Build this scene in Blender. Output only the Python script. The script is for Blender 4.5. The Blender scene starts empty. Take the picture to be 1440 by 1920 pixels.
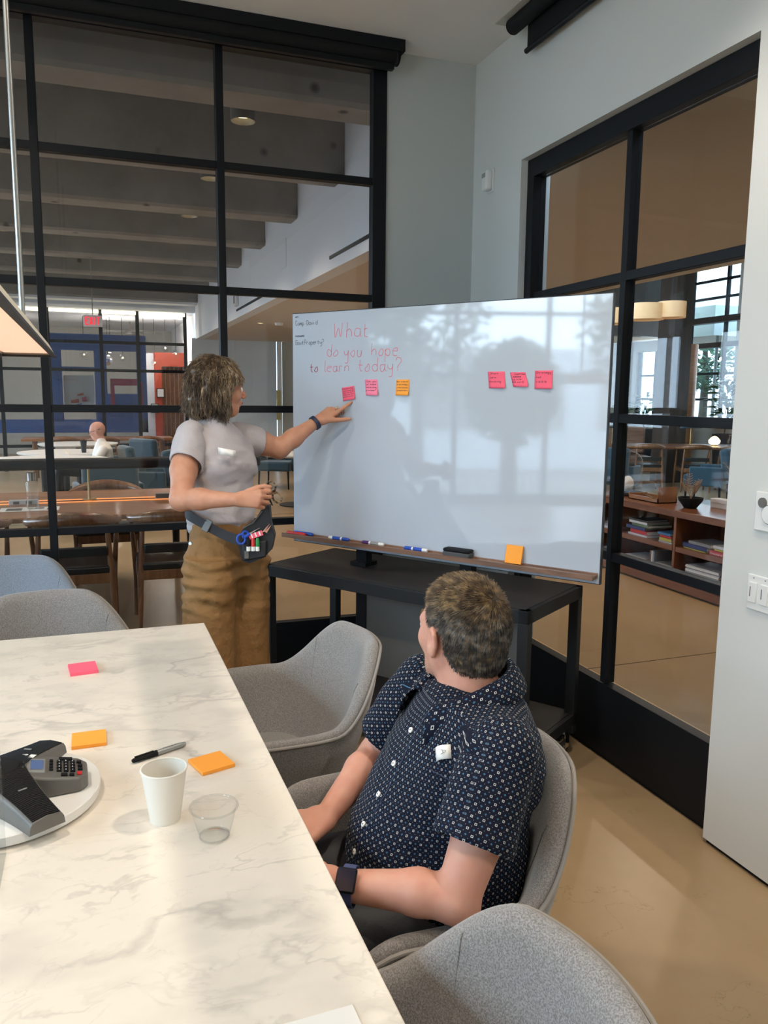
import bpy, bmesh, math, random
import numpy as np
from mathutils import Vector, Matrix, noise
random.seed(7); np.random.seed(7)
PI = math.pi
SC = bpy.context.scene
COL = SC.collection

# ---------------------------------------------------------------- camera
def setup_camera():
    yaw, pitch, roll = [math.radians(v) for v in (20.253, -8.279, 0.566)]
    F = Vector((math.sin(yaw)*math.cos(pitch), math.cos(yaw)*math.cos(pitch), math.sin(pitch)))
    r = Vector((math.cos(yaw), -math.sin(yaw), 0)); u = r.cross(F)
    c, s = math.cos(roll), math.sin(roll)
    R = r*c+u*s; U = u*c-r*s
    cd = bpy.data.cameras.new('camera'); cam = bpy.data.objects.new('camera', cd); COL.objects.link(cam)
    m = Matrix((R, U, -F)).transposed().to_4x4(); m.translation = Vector((0, 0, 1.55))
    cam.matrix_world = m
    cd.sensor_fit = 'VERTICAL'; cd.sensor_height = 36; cd.lens = 1488.7/1920*36; cd.clip_start = .02; cd.clip_end = 200
    SC.camera = cam
setup_camera()

# ---------------------------------------------------------------- world and lights
w = bpy.data.worlds.new('world'); SC.world = w; w.use_nodes = True
bg = w.node_tree.nodes['Background']; bg.inputs[0].default_value = (.62, .82, 1, 1); bg.inputs[1].default_value = 11
def light(kind, name, loc, energy, col, rot=(0, 0, 0), **kw):
    d = bpy.data.lights.new(name, kind); d.energy = energy; d.color = col
    for k, v in kw.items(): setattr(d, k, v)
    o = bpy.data.objects.new(name, d); COL.objects.link(o); o.location = loc; o.rotation_euler = rot
    return o
WARM = (1, .80, .60); SOFT = (1, .88, .74)
# daylight entering through the window openings (left wall of the room, left and right walls of the hall)
light('AREA', 'window_portal', (-3.48, 1.1, 1.78), 1, (1, 1, 1), (0, -PI/2, 0), shape='RECTANGLE', size=2.5, size_y=4.75).data.cycles.is_portal = True
light('AREA', 'hall_window_daylight', (-4.25, 10.6, 1.8), 60, (.78, .89, 1), (0, -PI/2, 0), shape='RECTANGLE', size=1.35, size_y=12.5)
light('AREA', 'lounge_window_daylight', (11.9, 13.7, 2.2), 60, (.75, .9, 1), (0, PI/2, 0), shape='RECTANGLE', size=2.2, size_y=3.4)
# recessed downlights of the meeting room
for (x, y, e) in ((1.25, 1.35, 52), (-.75, 1.45, 52), (.9, -.8, 45), (-.3, 2.9, 20)):
    light('SPOT', 'downlight', (x, y, 3.23), e*1.6, SOFT, spot_size=2.4, spot_blend=.6, shadow_soft_size=.045)
HALL_CANS = [(1.12, 6.05+1.65*k) for k in range(6)]+[(-.92, 7.7+1.65*k) for k in range(5)]
for (x, y) in HALL_CANS:
    light('SPOT', 'hall_downlight', (x, y, 3.47), 78, WARM, spot_size=2.2, spot_blend=.7, shadow_soft_size=.06)
for (x, y) in ((3.6, 3.4), (3.4, 7.0), (3.6, 10.5), (3.2, 14.5), (4.3, 5.2)):
    light('SPOT', 'lounge_downlight', (x, y, 2.68), 78, WARM, spot_size=2.5, spot_blend=.6, shadow_soft_size=.05)
for (x, y, z) in ((.5, 19.2, 2.7), (1.6, 18.6, 2.75), (-2.0, 19.5, 2.7)): light('POINT', 'far_room_fill', (x, y, z), 55, SOFT, shadow_soft_size=.08)  # added fill points that brighten the far room, set apart from the globes
SC.view_settings.view_transform = 'Standard'; SC.view_settings.look = 'None'
SC.view_settings.gamma = 1; SC.view_settings.use_curve_mapping = False
SC.view_settings.exposure = 0.2
cy = SC.cycles
cy.use_denoising = True; cy.max_bounces = 9; cy.diffuse_bounces = 4; cy.glossy_bounces = 4; cy.transmission_bounces = 6
cy.transparent_max_bounces = 24; cy.caustics_reflective = False; cy.caustics_refractive = False
cy.sample_clamp_indirect = 6; cy.use_adaptive_sampling = True; cy.adaptive_threshold = .02
try: cy.denoiser = 'OPENIMAGEDENOISE'
except Exception: pass

# ---------------------------------------------------------------- materials
def mat(name, col, rough=.6, metal=0, spec=.5, emit=None, estr=0, bump=None, var=None, alpha=None, sheen=0, coat=0, sss=0):
    """bump=(scale,strength,dist)  var=(scale,col2,contrast)"""
    m = bpy.data.materials.new(name); m.use_nodes = True; nt = m.node_tree; b = nt.nodes['Principled BSDF']
    b.inputs['Base Color'].default_value = (*col, 1); b.inputs['Roughness'].default_value = rough
    b.inputs['Metallic'].default_value = metal; b.inputs['Specular IOR Level'].default_value = spec
    if sheen: b.inputs['Sheen Weight'].default_value = sheen
    if coat: b.inputs['Coat Weight'].default_value = coat; b.inputs['Coat Roughness'].default_value = .08
    if sss:
        b.inputs['Subsurface Weight'].default_value = sss; b.inputs['Subsurface Radius'].default_value = (.012, .004, .002)
        b.inputs['Subsurface Scale'].default_value = 1
    if emit: b.inputs['Emission Color'].default_value = (*emit, 1); b.inputs['Emission Strength'].default_value = estr
    tc = None
    if bump or var: tc = nt.nodes.new('ShaderNodeTexCoord')
    if var:
        n = nt.nodes.new('ShaderNodeTexNoise'); n.inputs['Scale'].default_value = var[0]; n.inputs['Detail'].default_value = 5
        nt.links.new(tc.outputs['Object'], n.inputs['Vector'])
        r = nt.nodes.new('ShaderNodeValToRGB'); k = var[2] if len(var) > 2 else .2
        r.color_ramp.elements[0].position = .5-k; r.color_ramp.elements[1].position = .5+k
        r.color_ramp.elements[0].color = (*col, 1); r.color_ramp.elements[1].color = (*var[1], 1)
        nt.links.new(n.outputs['Fac'], r.inputs[0]); nt.links.new(r.outputs[0], b.inputs['Base Color'])
    if bump:
        n = nt.nodes.new('ShaderNodeTexNoise'); n.inputs['Scale'].default_value = bump[0]; n.inputs['Detail'].default_value = 4
        nt.links.new(tc.outputs['Object'], n.inputs['Vector'])
        bp = nt.nodes.new('ShaderNodeBump'); bp.inputs['Strength'].default_value = bump[1]; bp.inputs['Distance'].default_value = bump[2]
        nt.links.new(n.outputs['Fac'], bp.inputs['Height']); nt.links.new(bp.outputs[0], b.inputs['Normal'])
    return m

def N(nt, t, **kw):
    n = nt.nodes.new(t)
    for k, v in kw.items():
        if k.startswith('i_'): n.inputs[k[2:].replace('_', ' ')].default_value = v
        else: setattr(n, k, v)
    return n

def glass(name, tint=(1, 1, 1), ior=1.45, rough=0.0):
    m = bpy.data.materials.new(name); m.use_nodes = True; nt = m.node_tree; nt.nodes.clear(); L = nt.links.new
    o = nt.nodes.new('ShaderNodeOutputMaterial'); mx = nt.nodes.new('ShaderNodeMixShader')
    ge = nt.nodes.new('ShaderNodeNewGeometry'); dt = N(nt, 'ShaderNodeVectorMath', operation='DOT_PRODUCT'); L(ge.outputs['Normal'], dt.inputs[0]); L(ge.outputs['Incoming'], dt.inputs[1])
    ab = N(nt, 'ShaderNodeMath', operation='ABSOLUTE'); L(dt.outputs['Value'], ab.inputs[0]); iv = N(nt, 'ShaderNodeMath', operation='SUBTRACT'); iv.inputs[0].default_value = 1; L(ab.outputs[0], iv.inputs[1])
    pw = N(nt, 'ShaderNodeMath', operation='POWER'); pw.inputs[1].default_value = 5; L(iv.outputs[0], pw.inputs[0]); r0 = ((ior-1)/(ior+1))**2
    f = N(nt, 'ShaderNodeMath', operation='MULTIPLY_ADD'); f.inputs[1].default_value = 1-r0; f.inputs[2].default_value = r0; L(pw.outputs[0], f.inputs[0])
    t = nt.nodes.new('ShaderNodeBsdfTransparent'); g = nt.nodes.new('ShaderNodeBsdfGlossy')
    t.inputs[0].default_value = (*tint, 1); g.inputs['Roughness'].default_value = rough
    nt.links.new(f.outputs[0], mx.inputs[0]); nt.links.new(t.outputs[0], mx.inputs[1]); nt.links.new(g.outputs[0], mx.inputs[2])
    nt.links.new(mx.outputs[0], o.inputs[0]); return m

def marble(name):
    m = mat(name, (.75, .72, .66), .22, spec=.5); nt = m.node_tree; b = nt.nodes['Principled BSDF']; L = nt.links.new
    tc = N(nt, 'ShaderNodeTexCoord'); mp = N(nt, 'ShaderNodeMapping'); mp.inputs['Rotation'].default_value = (0, 0, .5)
    mp.inputs['Scale'].default_value = (1, 1.7, 1); L(tc.outputs['Object'], mp.inputs[0])
    wn = N(nt, 'ShaderNodeTexNoise', i_Scale=2.2, i_Detail=6.0); L(mp.outputs[0], wn.inputs['Vector'])
    add = N(nt, 'ShaderNodeVectorMath', operation='MULTIPLY_ADD'); add.inputs[1].default_value = (.55, .55, .55)
    L(wn.outputs['Color'], add.inputs[0]); L(mp.outputs[0], add.inputs[2])
    out = None; col = (.80, .765, .70)
    base = N(nt, 'ShaderNodeTexNoise', i_Scale=5.0, i_Detail=3.0); L(mp.outputs[0], base.inputs['Vector'])
    cr = N(nt, 'ShaderNodeValToRGB'); cr.color_ramp.elements[0].color = (.64, .59, .52, 1); cr.color_ramp.elements[1].color = (.79, .725, .63, 1)
    cr.color_ramp.elements[0].position = .22; cr.color_ramp.elements[1].position = .5; L(base.outputs['Fac'], cr.inputs[0]); prev = cr.outputs[0]
    for sc, wd, st in ((1.6, .028, .42), (3.7, .022, .32), (8.5, .022, .16)):
        v = N(nt, 'ShaderNodeTexNoise', i_Scale=sc, i_Detail=4.0, i_Roughness=.55); L(add.outputs[0], v.inputs['Vector'])
        s1 = N(nt, 'ShaderNodeMath', operation='SUBTRACT'); s1.inputs[1].default_value = .5; L(v.outputs['Fac'], s1.inputs[0])
        ab = N(nt, 'ShaderNodeMath', operation='ABSOLUTE'); L(s1.outputs[0], ab.inputs[0])
        mr = N(nt, 'ShaderNodeMapRange'); mr.inputs['From Min'].default_value = 0; mr.inputs['From Max'].default_value = wd
        mr.inputs['To Min'].default_value = st; mr.inputs['To Max'].default_value = 0; L(ab.outputs[0], mr.inputs[0])
        gate = N(nt, 'ShaderNodeTexNoise', i_Scale=sc*1.3); L(mp.outputs[0], gate.inputs['Vector'])
        gm = N(nt, 'ShaderNodeMapRange'); gm.inputs['From Min'].default_value = .42; gm.inputs['From Max'].default_value = .62; L(gate.outputs['Fac'], gm.inputs[0])
        mu = N(nt, 'ShaderNodeMath', operation='MULTIPLY'); L(mr.outputs[0], mu.inputs[0]); L(gm.outputs[0], mu.inputs[1])
        mx = N(nt, 'ShaderNodeMixRGB'); mx.inputs[2].default_value = (.33, .31, .29, 1); L(mu.outputs[0], mx.inputs[0]); L(prev, mx.inputs[1]); prev = mx.outputs[0]
    L(prev, b.inputs['Base Color']); return m

def wood(name, c1, c2, rough=.35, scale=6, axis=0):
    m = mat(name, c1, rough, coat=.15); nt = m.node_tree; b = nt.nodes['Principled BSDF']; L = nt.links.new
    tc = N(nt, 'ShaderNodeTexCoord'); mp = N(nt, 'ShaderNodeMapping'); s = [scale*2.5]*3; s[axis] = scale*.25; mp.inputs['Scale'].default_value = s
    L(tc.outputs['Object'], mp.inputs[0]); n = N(nt, 'ShaderNodeTexNoise', i_Scale=1.0, i_Detail=8.0, i_Distortion=1.2); L(mp.outputs[0], n.inputs['Vector'])
    r = N(nt, 'ShaderNodeValToRGB'); r.color_ramp.elements[0].position = .35; r.color_ramp.elements[1].position = .65
    r.color_ramp.elements[0].color = (*c1, 1); r.color_ramp.elements[1].color = (*c2, 1); L(n.outputs['Fac'], r.inputs[0]); L(r.outputs[0], b.inputs['Base Color']); return m

def concrete(name, c1, c2, rough=.8, pits=True, sc=1.2, bumpd=.01, crack=False):
    m = mat(name, c1, rough); nt = m.node_tree; b = nt.nodes['Principled BSDF']; L = nt.links.new
    tc = N(nt, 'ShaderNodeTexCoord'); n = N(nt, 'ShaderNodeTexNoise', i_Scale=sc, i_Detail=9.0, i_Roughness=.62); L(tc.outputs['Object'], n.inputs['Vector'])
    r = N(nt, 'ShaderNodeValToRGB'); r.color_ramp.elements[0].position = .32; r.color_ramp.elements[1].position = .68
    r.color_ramp.elements[0].color = (*c1, 1); r.color_ramp.elements[1].color = (*c2, 1); L(n.outputs['Fac'], r.inputs[0]); prev = r.outputs[0]
    if pits:
        v = N(nt, 'ShaderNodeTexVoronoi', i_Scale=2.6); L(tc.outputs['Object'], v.inputs['Vector'])
        mr = N(nt, 'ShaderNodeMapRange'); mr.inputs['From Min'].default_value = .05; mr.inputs['From Max'].default_value = .12
        L(v.outputs['Distance'], mr.inputs[0]); mx = N(nt, 'ShaderNodeMixRGB'); mx.inputs[1].default_value = tuple(x*.3 for x in c1)+(1,)
        L(mr.outputs[0], mx.inputs[0]); L(prev, mx.inputs[2]); prev = mx.outputs[0]
    if crack:
        v = N(nt, 'ShaderNodeTexNoise', i_Scale=1.5, i_Detail=7.0, i_Roughness=.6); L(tc.outputs['Object'], v.inputs['Vector'])
        s1 = N(nt, 'ShaderNodeMath', operation='SUBTRACT'); s1.inputs[1].default_value = .5; L(v.outputs['Fac'], s1.inputs[0])
        ab = N(nt, 'ShaderNodeMath', operation='ABSOLUTE'); L(s1.outputs[0], ab.inputs[0])
        mr = N(nt, 'ShaderNodeMapRange'); mr.inputs['From Min'].default_value = 0; mr.inputs['From Max'].default_value = .0025
        mr.inputs['To Min'].default_value = .45; mr.inputs['To Max'].default_value = 0; L(ab.outputs[0], mr.inputs[0])
        g = N(nt, 'ShaderNodeTexNoise', i_Scale=2.3); L(tc.outputs['Object'], g.inputs['Vector'])
        gm = N(nt, 'ShaderNodeMapRange'); gm.inputs['From Min'].default_value = .5; gm.inputs['From Max'].default_value = .6; L(g.outputs['Fac'], gm.inputs[0])
        mu = N(nt, 'ShaderNodeMath', operation='MULTIPLY'); L(mr.outputs[0], mu.inputs[0]); L(gm.outputs[0], mu.inputs[1])
        mx = N(nt, 'ShaderNodeMixRGB'); mx.inputs[2].default_value = tuple(x*.35 for x in c1)+(1,); L(mu.outputs[0], mx.inputs[0]); L(prev, mx.inputs[1]); prev = mx.outputs[0]
    L(prev, b.inputs['Base Color'])
    nb = N(nt, 'ShaderNodeTexNoise', i_Scale=14.0, i_Detail=6.0); L(tc.outputs['Object'], nb.inputs['Vector'])
    bp = N(nt, 'ShaderNodeBump', i_Strength=.3, i_Distance=bumpd); L(nb.outputs['Fac'], bp.inputs['Height']); L(bp.outputs[0], b.inputs['Normal'])
    return m

def fabric(name, c1, c2, scale=420):
    m = mat(name, c1, .92, spec=.2, sheen=.35); nt = m.node_tree; b = nt.nodes['Principled BSDF']; L = nt.links.new
    tc = N(nt, 'ShaderNodeTexCoord'); n = N(nt, 'ShaderNodeTexNoise', i_Scale=scale, i_Detail=2.0); L(tc.outputs['Object'], n.inputs['Vector'])
    r = N(nt, 'ShaderNodeValToRGB'); r.color_ramp.elements[0].position = .35; r.color_ramp.elements[1].position = .65
    r.color_ramp.elements[0].color = (*c1, 1); r.color_ramp.elements[1].color = (*c2, 1); L(n.outputs['Fac'], r.inputs[0]); L(r.outputs[0], b.inputs['Base Color'])
    bp = N(nt, 'ShaderNodeBump', i_Strength=.25, i_Distance=.001); L(n.outputs['Fac'], bp.inputs['Height']); L(bp.outputs[0], b.inputs['Normal']); return m

M = dict(darkwood=wood('dark_walnut', (.028, .019, .013), (.05, .034, .024), .5, 5, 2), 
    wallshade=mat('wall_paint_shaded', (.50, .52, .50), .7, bump=(60, .05, .002)), wall=mat('wall_paint', (.66, .67, .65), .7, bump=(60, .05, .002)), ceil=mat('ceiling_paint', (.78, .75, .73), .8),  # front wall's weaker light is put into its darker paint colour
    wallw=mat('hall_white_paint', (.74, .76, .80), .7), beige=mat('soffit_paint', (.62, .52, .42), .8),
    floor=concrete('polished_concrete', (.35, .235, .125), (.45, .32, .185), .30, pits=False, sc=.9, bumpd=.002, crack=True),
    conc=concrete('raw_concrete', (.19, .18, .16), (.31, .29, .265), .85), black=mat('black_steel', (.006, .007, .009), .5, spec=.22),
    blackp=mat('black_matte', (.006, .006, .007), .7, spec=.25), dark=mat('dark_laminate', (.026, .024, .025), .45, spec=.3),
    cartm=mat('charcoal_steel', (.014, .015, .017), .5, spec=.3), glass=glass('window_glass', (.84, .85, .86)), clear=glass('clear_glass', (.97, .98, .98)),
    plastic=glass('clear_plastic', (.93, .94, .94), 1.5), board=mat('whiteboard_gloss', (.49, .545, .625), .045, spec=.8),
    edge=mat('board_edge', (.03, .03, .035), .4), walnut=wood('walnut', (.15, .075, .045), (.27, .15, .095), .4, 8),
    oak=wood('warm_oak', (.26, .105, .038), (.38, .17, .065), .35, 3), chairw=wood('chair_walnut', (.14, .055, .022), (.26, .12, .05), .3, 9, 2),
    console=wood('console_walnut', (.15, .05, .022), (.25, .10, .045), .3, 3, 1), leather=mat('black_leather', (.012, .013, .013), .35, bump=(80, .2, .001)),
    chair=fabric('grey_wool', (.15, .139, .133), (.30, .282, .27)), chairb=fabric('blue_grey_wool', (.15, .175, .21), (.25, .28, .33)),
    pipe=mat('grey_piping', (.27, .25, .23), .8), steel=mat('brushed_steel', (.45, .45, .44), .3, 1), chrome=mat('chrome', (.8, .8, .8), .12, 1),
    marble=marble('marble'), white=mat('white_plastic', (.78, .78, .76), .4), paper=mat('white_paper', (.82, .80, .76), .7),
    cup=mat('paper_cup', (.80, .76, .68), .55), pink=mat('pink_paper', (.90, .12, .20), .75), pinkl=mat('light_pink_paper', (.92, .22, .34), .75),
    orange=mat('orange_paper', (.95, .36, .04), .75), ink=mat('black_ink', (.02, .02, .03), .6), redink=mat('red_marker_ink', (.72, .15, .20), .5),
    redinkd=mat('wine_marker_ink', (.28, .02, .05), .5), skin=mat('skin', (.56, .25, .18), .5, spec=.35, var=(28, (.60, .32, .23), .25), sss=.2),
    skinw=mat('skin_warm', (.47, .215, .13), .5, spec=.35, var=(28, (.56, .29, .19), .25), sss=.2),
    blouse=mat('mauve_blouse', (.43, .395, .41), .72, sheen=.1, bump=(11, .45, .03)), trouser=mat('ochre_trousers', (.25, .125, .038), .78, bump=(16, .5, .03)),
    blackcloth=mat('black_nylon', (.014, .014, .017), .6, bump=(160, .3, .002)), teal=fabric('teal_upholstery', (.022, .05, .07), (.04, .085, .115), 200),
    blue=mat('blue_reflection_and_print', (.10, .21, .58), .5), redor=mat('orange_red_paint', (.50, .07, .03), .6), pinkwall=mat('magenta_paint', (.62, .08, .17), .6),
    green=mat('leaf_green', (.03, .085, .03), .5, var=(6, (.07, .15, .05))), bark=mat('bark', (.09, .07, .05), .9), navy=mat('navy_band', (.012, .02, .06), .5),
    redp=mat('red_plastic', (.55, .02, .02), .35), bluep=mat('blue_plastic', (.02, .08, .45), .35), greenp=mat('green_plastic', (.01, .22, .05), .35),
    purplep=mat('purple_plastic', (.07, .02, .12), .35), felt=mat('grey_felt', (.07, .075, .08), .95, bump=(300, .3, .002)),
    grey=mat('grey_plastic', (.13, .125, .115), .4), greyl=mat('silver_plastic', (.33, .34, .33), .35, .3), lcd=mat('lcd_blue', (.10, .16, .34), .2),
    rubber=mat('black_rubber', (.015, .015, .015), .6), brass=mat('brass', (.55, .42, .20), .3, 1), tan=mat('tan_wood', (.40, .24, .12), .5),
    lampshell=mat('nickel_shade', (.74, .69, .58), .42, .35), lampin=mat('lamp_diffuser', (.5, .42, .36), .6, emit=(1, .58, .38), estr=.72),
    canglow=mat('lamp_glow', (1, .9, .7), .5, emit=(1, .74, .36), estr=5), strip=mat('cove_glow', (1, .95, .8), .5, emit=(1, .90, .62), estr=2.6),
    orangeglow=mat('orange_glow', (1, .5, .2), .5, emit=(1, .30, .08), estr=1.1), exitred=mat('exit_letters', (.9, .02, .03), .4, emit=(1, .03, .06), estr=1.2),
    exitw=mat('exit_panel', (.7, .72, .76), .3), shade=mat('drum_shade', (.5, .33, .17), .8, emit=(1, .50, .20), estr=.26),
    stonew=concrete('white_marble_wall', (.55, .60, .62), (.66, .70, .71), .35, pits=False, sc=.7, bumpd=.0), plaster=mat('plaster', (.50, .49, .44), .8),
    eye=mat('eye_white', (.8, .78, .76), .2), iris=mat('iris', (.05, .04, .03), .1), lip=mat('lips', (.48, .14, .12), .45),
)
# ---------------------------------------------------------------- mesh helpers
class MB:
    def __init__(s): s.v = []; s.f = []; s.uv = None
    def add(s, vs, fs):
        n = len(s.v); s.v += [tuple(v) for v in vs]; s.f += [tuple(i+n for i in f) for f in fs]; return s
    def box(s, lo, hi, rot=0, piv=None):
        (x0, y0, z0), (x1, y1, z1) = lo, hi
        vs = [(x, y, z) for z in (z0, z1) for y in (y0, y1) for x in (x0, x1)]
        if rot:
            cx, cy_ = piv if piv else ((x0+x1)/2, (y0+y1)/2); c, sn = math.cos(rot), math.sin(rot)
            vs = [(cx+(x-cx)*c-(y-cy_)*sn, cy_+(x-cx)*sn+(y-cy_)*c, z) for x, y, z in vs]
        return s.add(vs, [(0, 2, 3, 1), (4, 5, 7, 6), (0, 1, 5, 4), (2, 6, 7, 3), (0, 4, 6, 2), (1, 3, 7, 5)])
    def cbox(s, c, sz, m=None):
        h = [a/2 for a in sz]; vs = [Vector((x, y, z)) for z in (-h[2], h[2]) for y in (-h[1], h[1]) for x in (-h[0], h[0])]
        if m is not None: vs = [m @ v for v in vs]
        return s.add([v+Vector(c) for v in vs], [(0, 2, 3, 1), (4, 5, 7, 6), (0, 1, 5, 4), (2, 6, 7, 3), (0, 4, 6, 2), (1, 3, 7, 5)])
    def tube(s, pts, rad, n=10, cap=True, closed=False, up=None, flat=1.0):
        pts = [Vector(p) for p in pts]; k = len(pts); rad = rad if hasattr(rad, '__len__') else [rad]*k
        vs = []; pu = None
        for i, p in enumerate(pts):
            a = pts[(i-1) % k] if (i or closed) else p; b = pts[(i+1) % k] if (i < k-1 or closed) else p
            t = (b-a).normalized() if (b-a).length > 1e-9 else Vector((0, 0, 1))
            if pu is None: pu = Vector(up) if up else (Vector((0, 0, 1)) if abs(t.z) < .9 else Vector((1, 0, 0)))
            u = (pu-t*pu.dot(t)); u = u.normalized() if u.length > 1e-6 else t.orthogonal().normalized(); w_ = t.cross(u); pu = u
            for j in range(n):
                an = 2*PI*j/n; vs.append(p+u*math.cos(an)*rad[i]*flat+w_*math.sin(an)*rad[i])
        fs = []
        for i in range(k if closed else k-1):
            for j in range(n):
                a = i*n+j; b = i*n+(j+1) % n; c = ((i+1) % k)*n+(j+1) % n; d = ((i+1) % k)*n+j; fs.append((a, b, c, d))
        if cap and not closed: fs += [tuple(range(n-1, -1, -1)), tuple((k-1)*n+j for j in range(n))]
        return s.add(vs, fs)
    def lathe(s, prof, n=32, c=(0, 0, 0), close=True, ax=None):
        vs = []
        for r, z in prof:
            for j in range(n): a = 2*PI*j/n; vs.append(Vector((r*math.cos(a), r*math.sin(a), z)))
        if ax is not None: vs = [ax @ v for v in vs]
        vs = [v+Vector(c) for v in vs]; k = len(prof)
        fs = [(i*n+j, i*n+(j+1) % n, (i+1)*n+(j+1) % n, (i+1)*n+j) for i in range(k-1) for j in range(n)]
        if close: fs += [tuple(range(n-1, -1, -1)), tuple((k-1)*n+j for j in range(n))]
        return s.add(vs, fs)
    def prism(s, poly, z0, z1, m=None):
        n = len(poly); vs = [Vector((x, y, z0)) for x, y in poly]+[Vector((x, y, z1)) for x, y in poly]
        if m is not None: vs = [m @ v for v in vs]
        return s.add(vs, [tuple(range(n-1, -1, -1)), tuple(range(n, 2*n))]+[(i, (i+1) % n, n+(i+1) % n, n+i) for i in range(n)])
    def grid(s, P, thick=None):
        """P[i][j] points -> sheet"""
        a, b = len(P), len(P[0]); vs = [p for r in P for p in r]
        return s.add(vs, [(i*b+j, (i+1)*b+j, (i+1)*b+j+1, i*b+j+1) for i in range(a-1) for j in range(b-1)])

def build(name, mb, m, parent=None, smooth=True, bevel=0, ang=40, world=False, loc=None, seg=2):
    me = bpy.data.meshes.new(name)
    if isinstance(mb, MB): me.from_pydata([tuple(v) for v in mb.v], [], mb.f)
    else: me.from_pydata(mb[0], [], mb[1])
    me.update()
    if smooth:
        bm = bmesh.new(); bm.from_mesh(me); ca = math.radians(ang)
        for f in bm.faces: f.smooth = True
        for e in bm.edges:
            if len(e.link_faces) == 2 and e.calc_face_angle(0) > ca: e.smooth = False
        bm.to_mesh(me); bm.free()
    o = bpy.data.objects.new(name, me); COL.objects.link(o)
    if m is not None: me.materials.append(M[m] if isinstance(m, str) else m)
    if parent is not None:
        o.parent = parent
        if world: o.location = -parent.location
    if loc is not None: o.location = loc
    if bevel:
        b = o.modifiers.new('bevel', 'BEVEL'); b.width = bevel; b.segments = seg; b.limit_method = 'ANGLE'; b.angle_limit = .6; b.harden_normals = False
    return o
def thing(name, label, cat, loc=(0, 0, 0), rot=0, group=None):
    o = bpy.data.objects.new(name, None); COL.objects.link(o); o.empty_display_size = .1
    o.location = loc; o.rotation_euler = (0, 0, rot); o['label'] = label; o['category'] = cat
    if group: o['group'] = group
    return o
def tag(o, label, cat, group=None):
    o['label'] = label; o['category'] = cat
    if group: o['group'] = group
    return o
def struct(name, mb, m, parent=None, **kw):
    o = build(name, mb, m, parent, **kw)
    if parent is None: o['kind'] = 'structure'
    return o
def sgroup(name):
    o = bpy.data.objects.new(name, None); COL.objects.link(o); o['kind'] = 'structure'; return o
def dup(root, loc, rot, label, group=None):
    def cp(o, par):
        c = o.copy(); COL.objects.link(c)
        if par: c.parent = par
        for k in list(o.children): cp(k, c)
        return c
    r = cp(root, None); r.location = loc; r.rotation_euler = (0, 0, rot); r['label'] = label
    if group: r['group'] = group
    return r
def B(lo, hi, **k): return MB().box(lo, hi, **k)
def rounded(w_, d, r, n=5):
    out = []
    for cx, cy_, a0 in ((w_/2-r, d/2-r, 0), (-w_/2+r, d/2-r, 90), (-w_/2+r, -d/2+r, 180), (w_/2-r, -d/2+r, 270)):
        for i in range(n+1): a = math.radians(a0+90*i/n); out.append((cx+r*math.cos(a), cy_+r*math.sin(a)))
    return out
def catmull(pts, n=6):
    P = [Vector(p) for p in pts]; out = []
    if len(P) < 3: return P
    Q = [P[0]*2-P[1]]+P+[P[-1]*2-P[-2]]
    for i in range(1, len(Q)-2):
        for j in range(n):
            t = j/n; a, b, c, d = Q[i-1], Q[i], Q[i+1], Q[i+2]
            out.append(.5*((2*b)+(-a+c)*t+(2*a-5*b+4*c-d)*t*t+(-a+3*b-3*c+d)*t**3))
    out.append(P[-1]); return out

# ---------------------------------------------------------------- single-stroke lettering
FONT = {
 'a': (5, '46 16 05 04 13 33 45|46 44 53'), 'b': (5, '09 03|04 13 33 44 45 36 16 05'), 'c': (5, '45 36 16 05 04 13 33 44'), 'd': (5, '45 36 16 05 04 13 33 44|49 43'),
 'e': (5, '05 45 46 16 05 04 13 43'), 'f': (4, '39 28 23|06 36'), 'g': (5, '46 16 05 04 13 33 45|46 41 30 10'), 'h': (5, '09 03|05 26 36 45 43'),
 'i': (2, '16 13|18 18.3'), 'k': (5, '09 03|46 04|15 43'), 'l': (2.4, '19 14 23'), 'm': (6, '06 03|05 16 26 25 23|25 36 46 45 43'), 'n': (5, '06 03|05 26 36 45 43'),
 'o': (5, '26 15 04 13 33 44 45 36 26'), 'p': (5, '06 00|05 16 36 45 44 33 13 04'), 'r': (4, '06 03|05 16 36'), 's': (5, '45 36 16 05 44 33 13 04'),
 't': (4, '18 14 23 33|06 36'), 'u': (5, '06 04 13 33 45|46 43'), 'v': (5, '06 23 46'), 'w': (6, '06 13 25 33 46'), 'y': (5, '06 05 14 34 46|46 41 30 10'), 'x': (5, '06 43|46 03'),
 'W': (8, '09 13 37 53 69'), 'S': (5, '48 39 19 08 07 45 44 33 13 04'), 'C': (5, '48 39 19 08 04 13 33 44'), 'D': (5, '09 03 33 44 48 39 09'), 'G': (5, '48 39 19 08 04 13 33 44 46 26'),
 'P': (5, '03 09 39 48 47 36 06'), 'H': (5, '09 03|49 43|06 46'), 'E': (5, '49 09 03 43|06 36'), 'X': (5, '09 43|49 03'), 'I': (2, '19 13'), 'T': (5, '09 49|29 23'), 'F': (4, '39 09 03|06 36'),
 'A': (5, '03 29 43|15 35'), 'R': (5, '03 09 39 48 47 36 06|26 43'), 'O': (5, '19 08 04 13 33 44 48 39 19'), 'V': (5, '09 23 49'), '?': (5, '08 19 39 48 47 25 24|23 23.3'), '!': (2, '19 15|13 13.3'),
 '1': (3, '08 19 13'), '7': (5, '09 49 13'), '.': (2, '13 13.3'), "'": (2, '19 17')}
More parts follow.
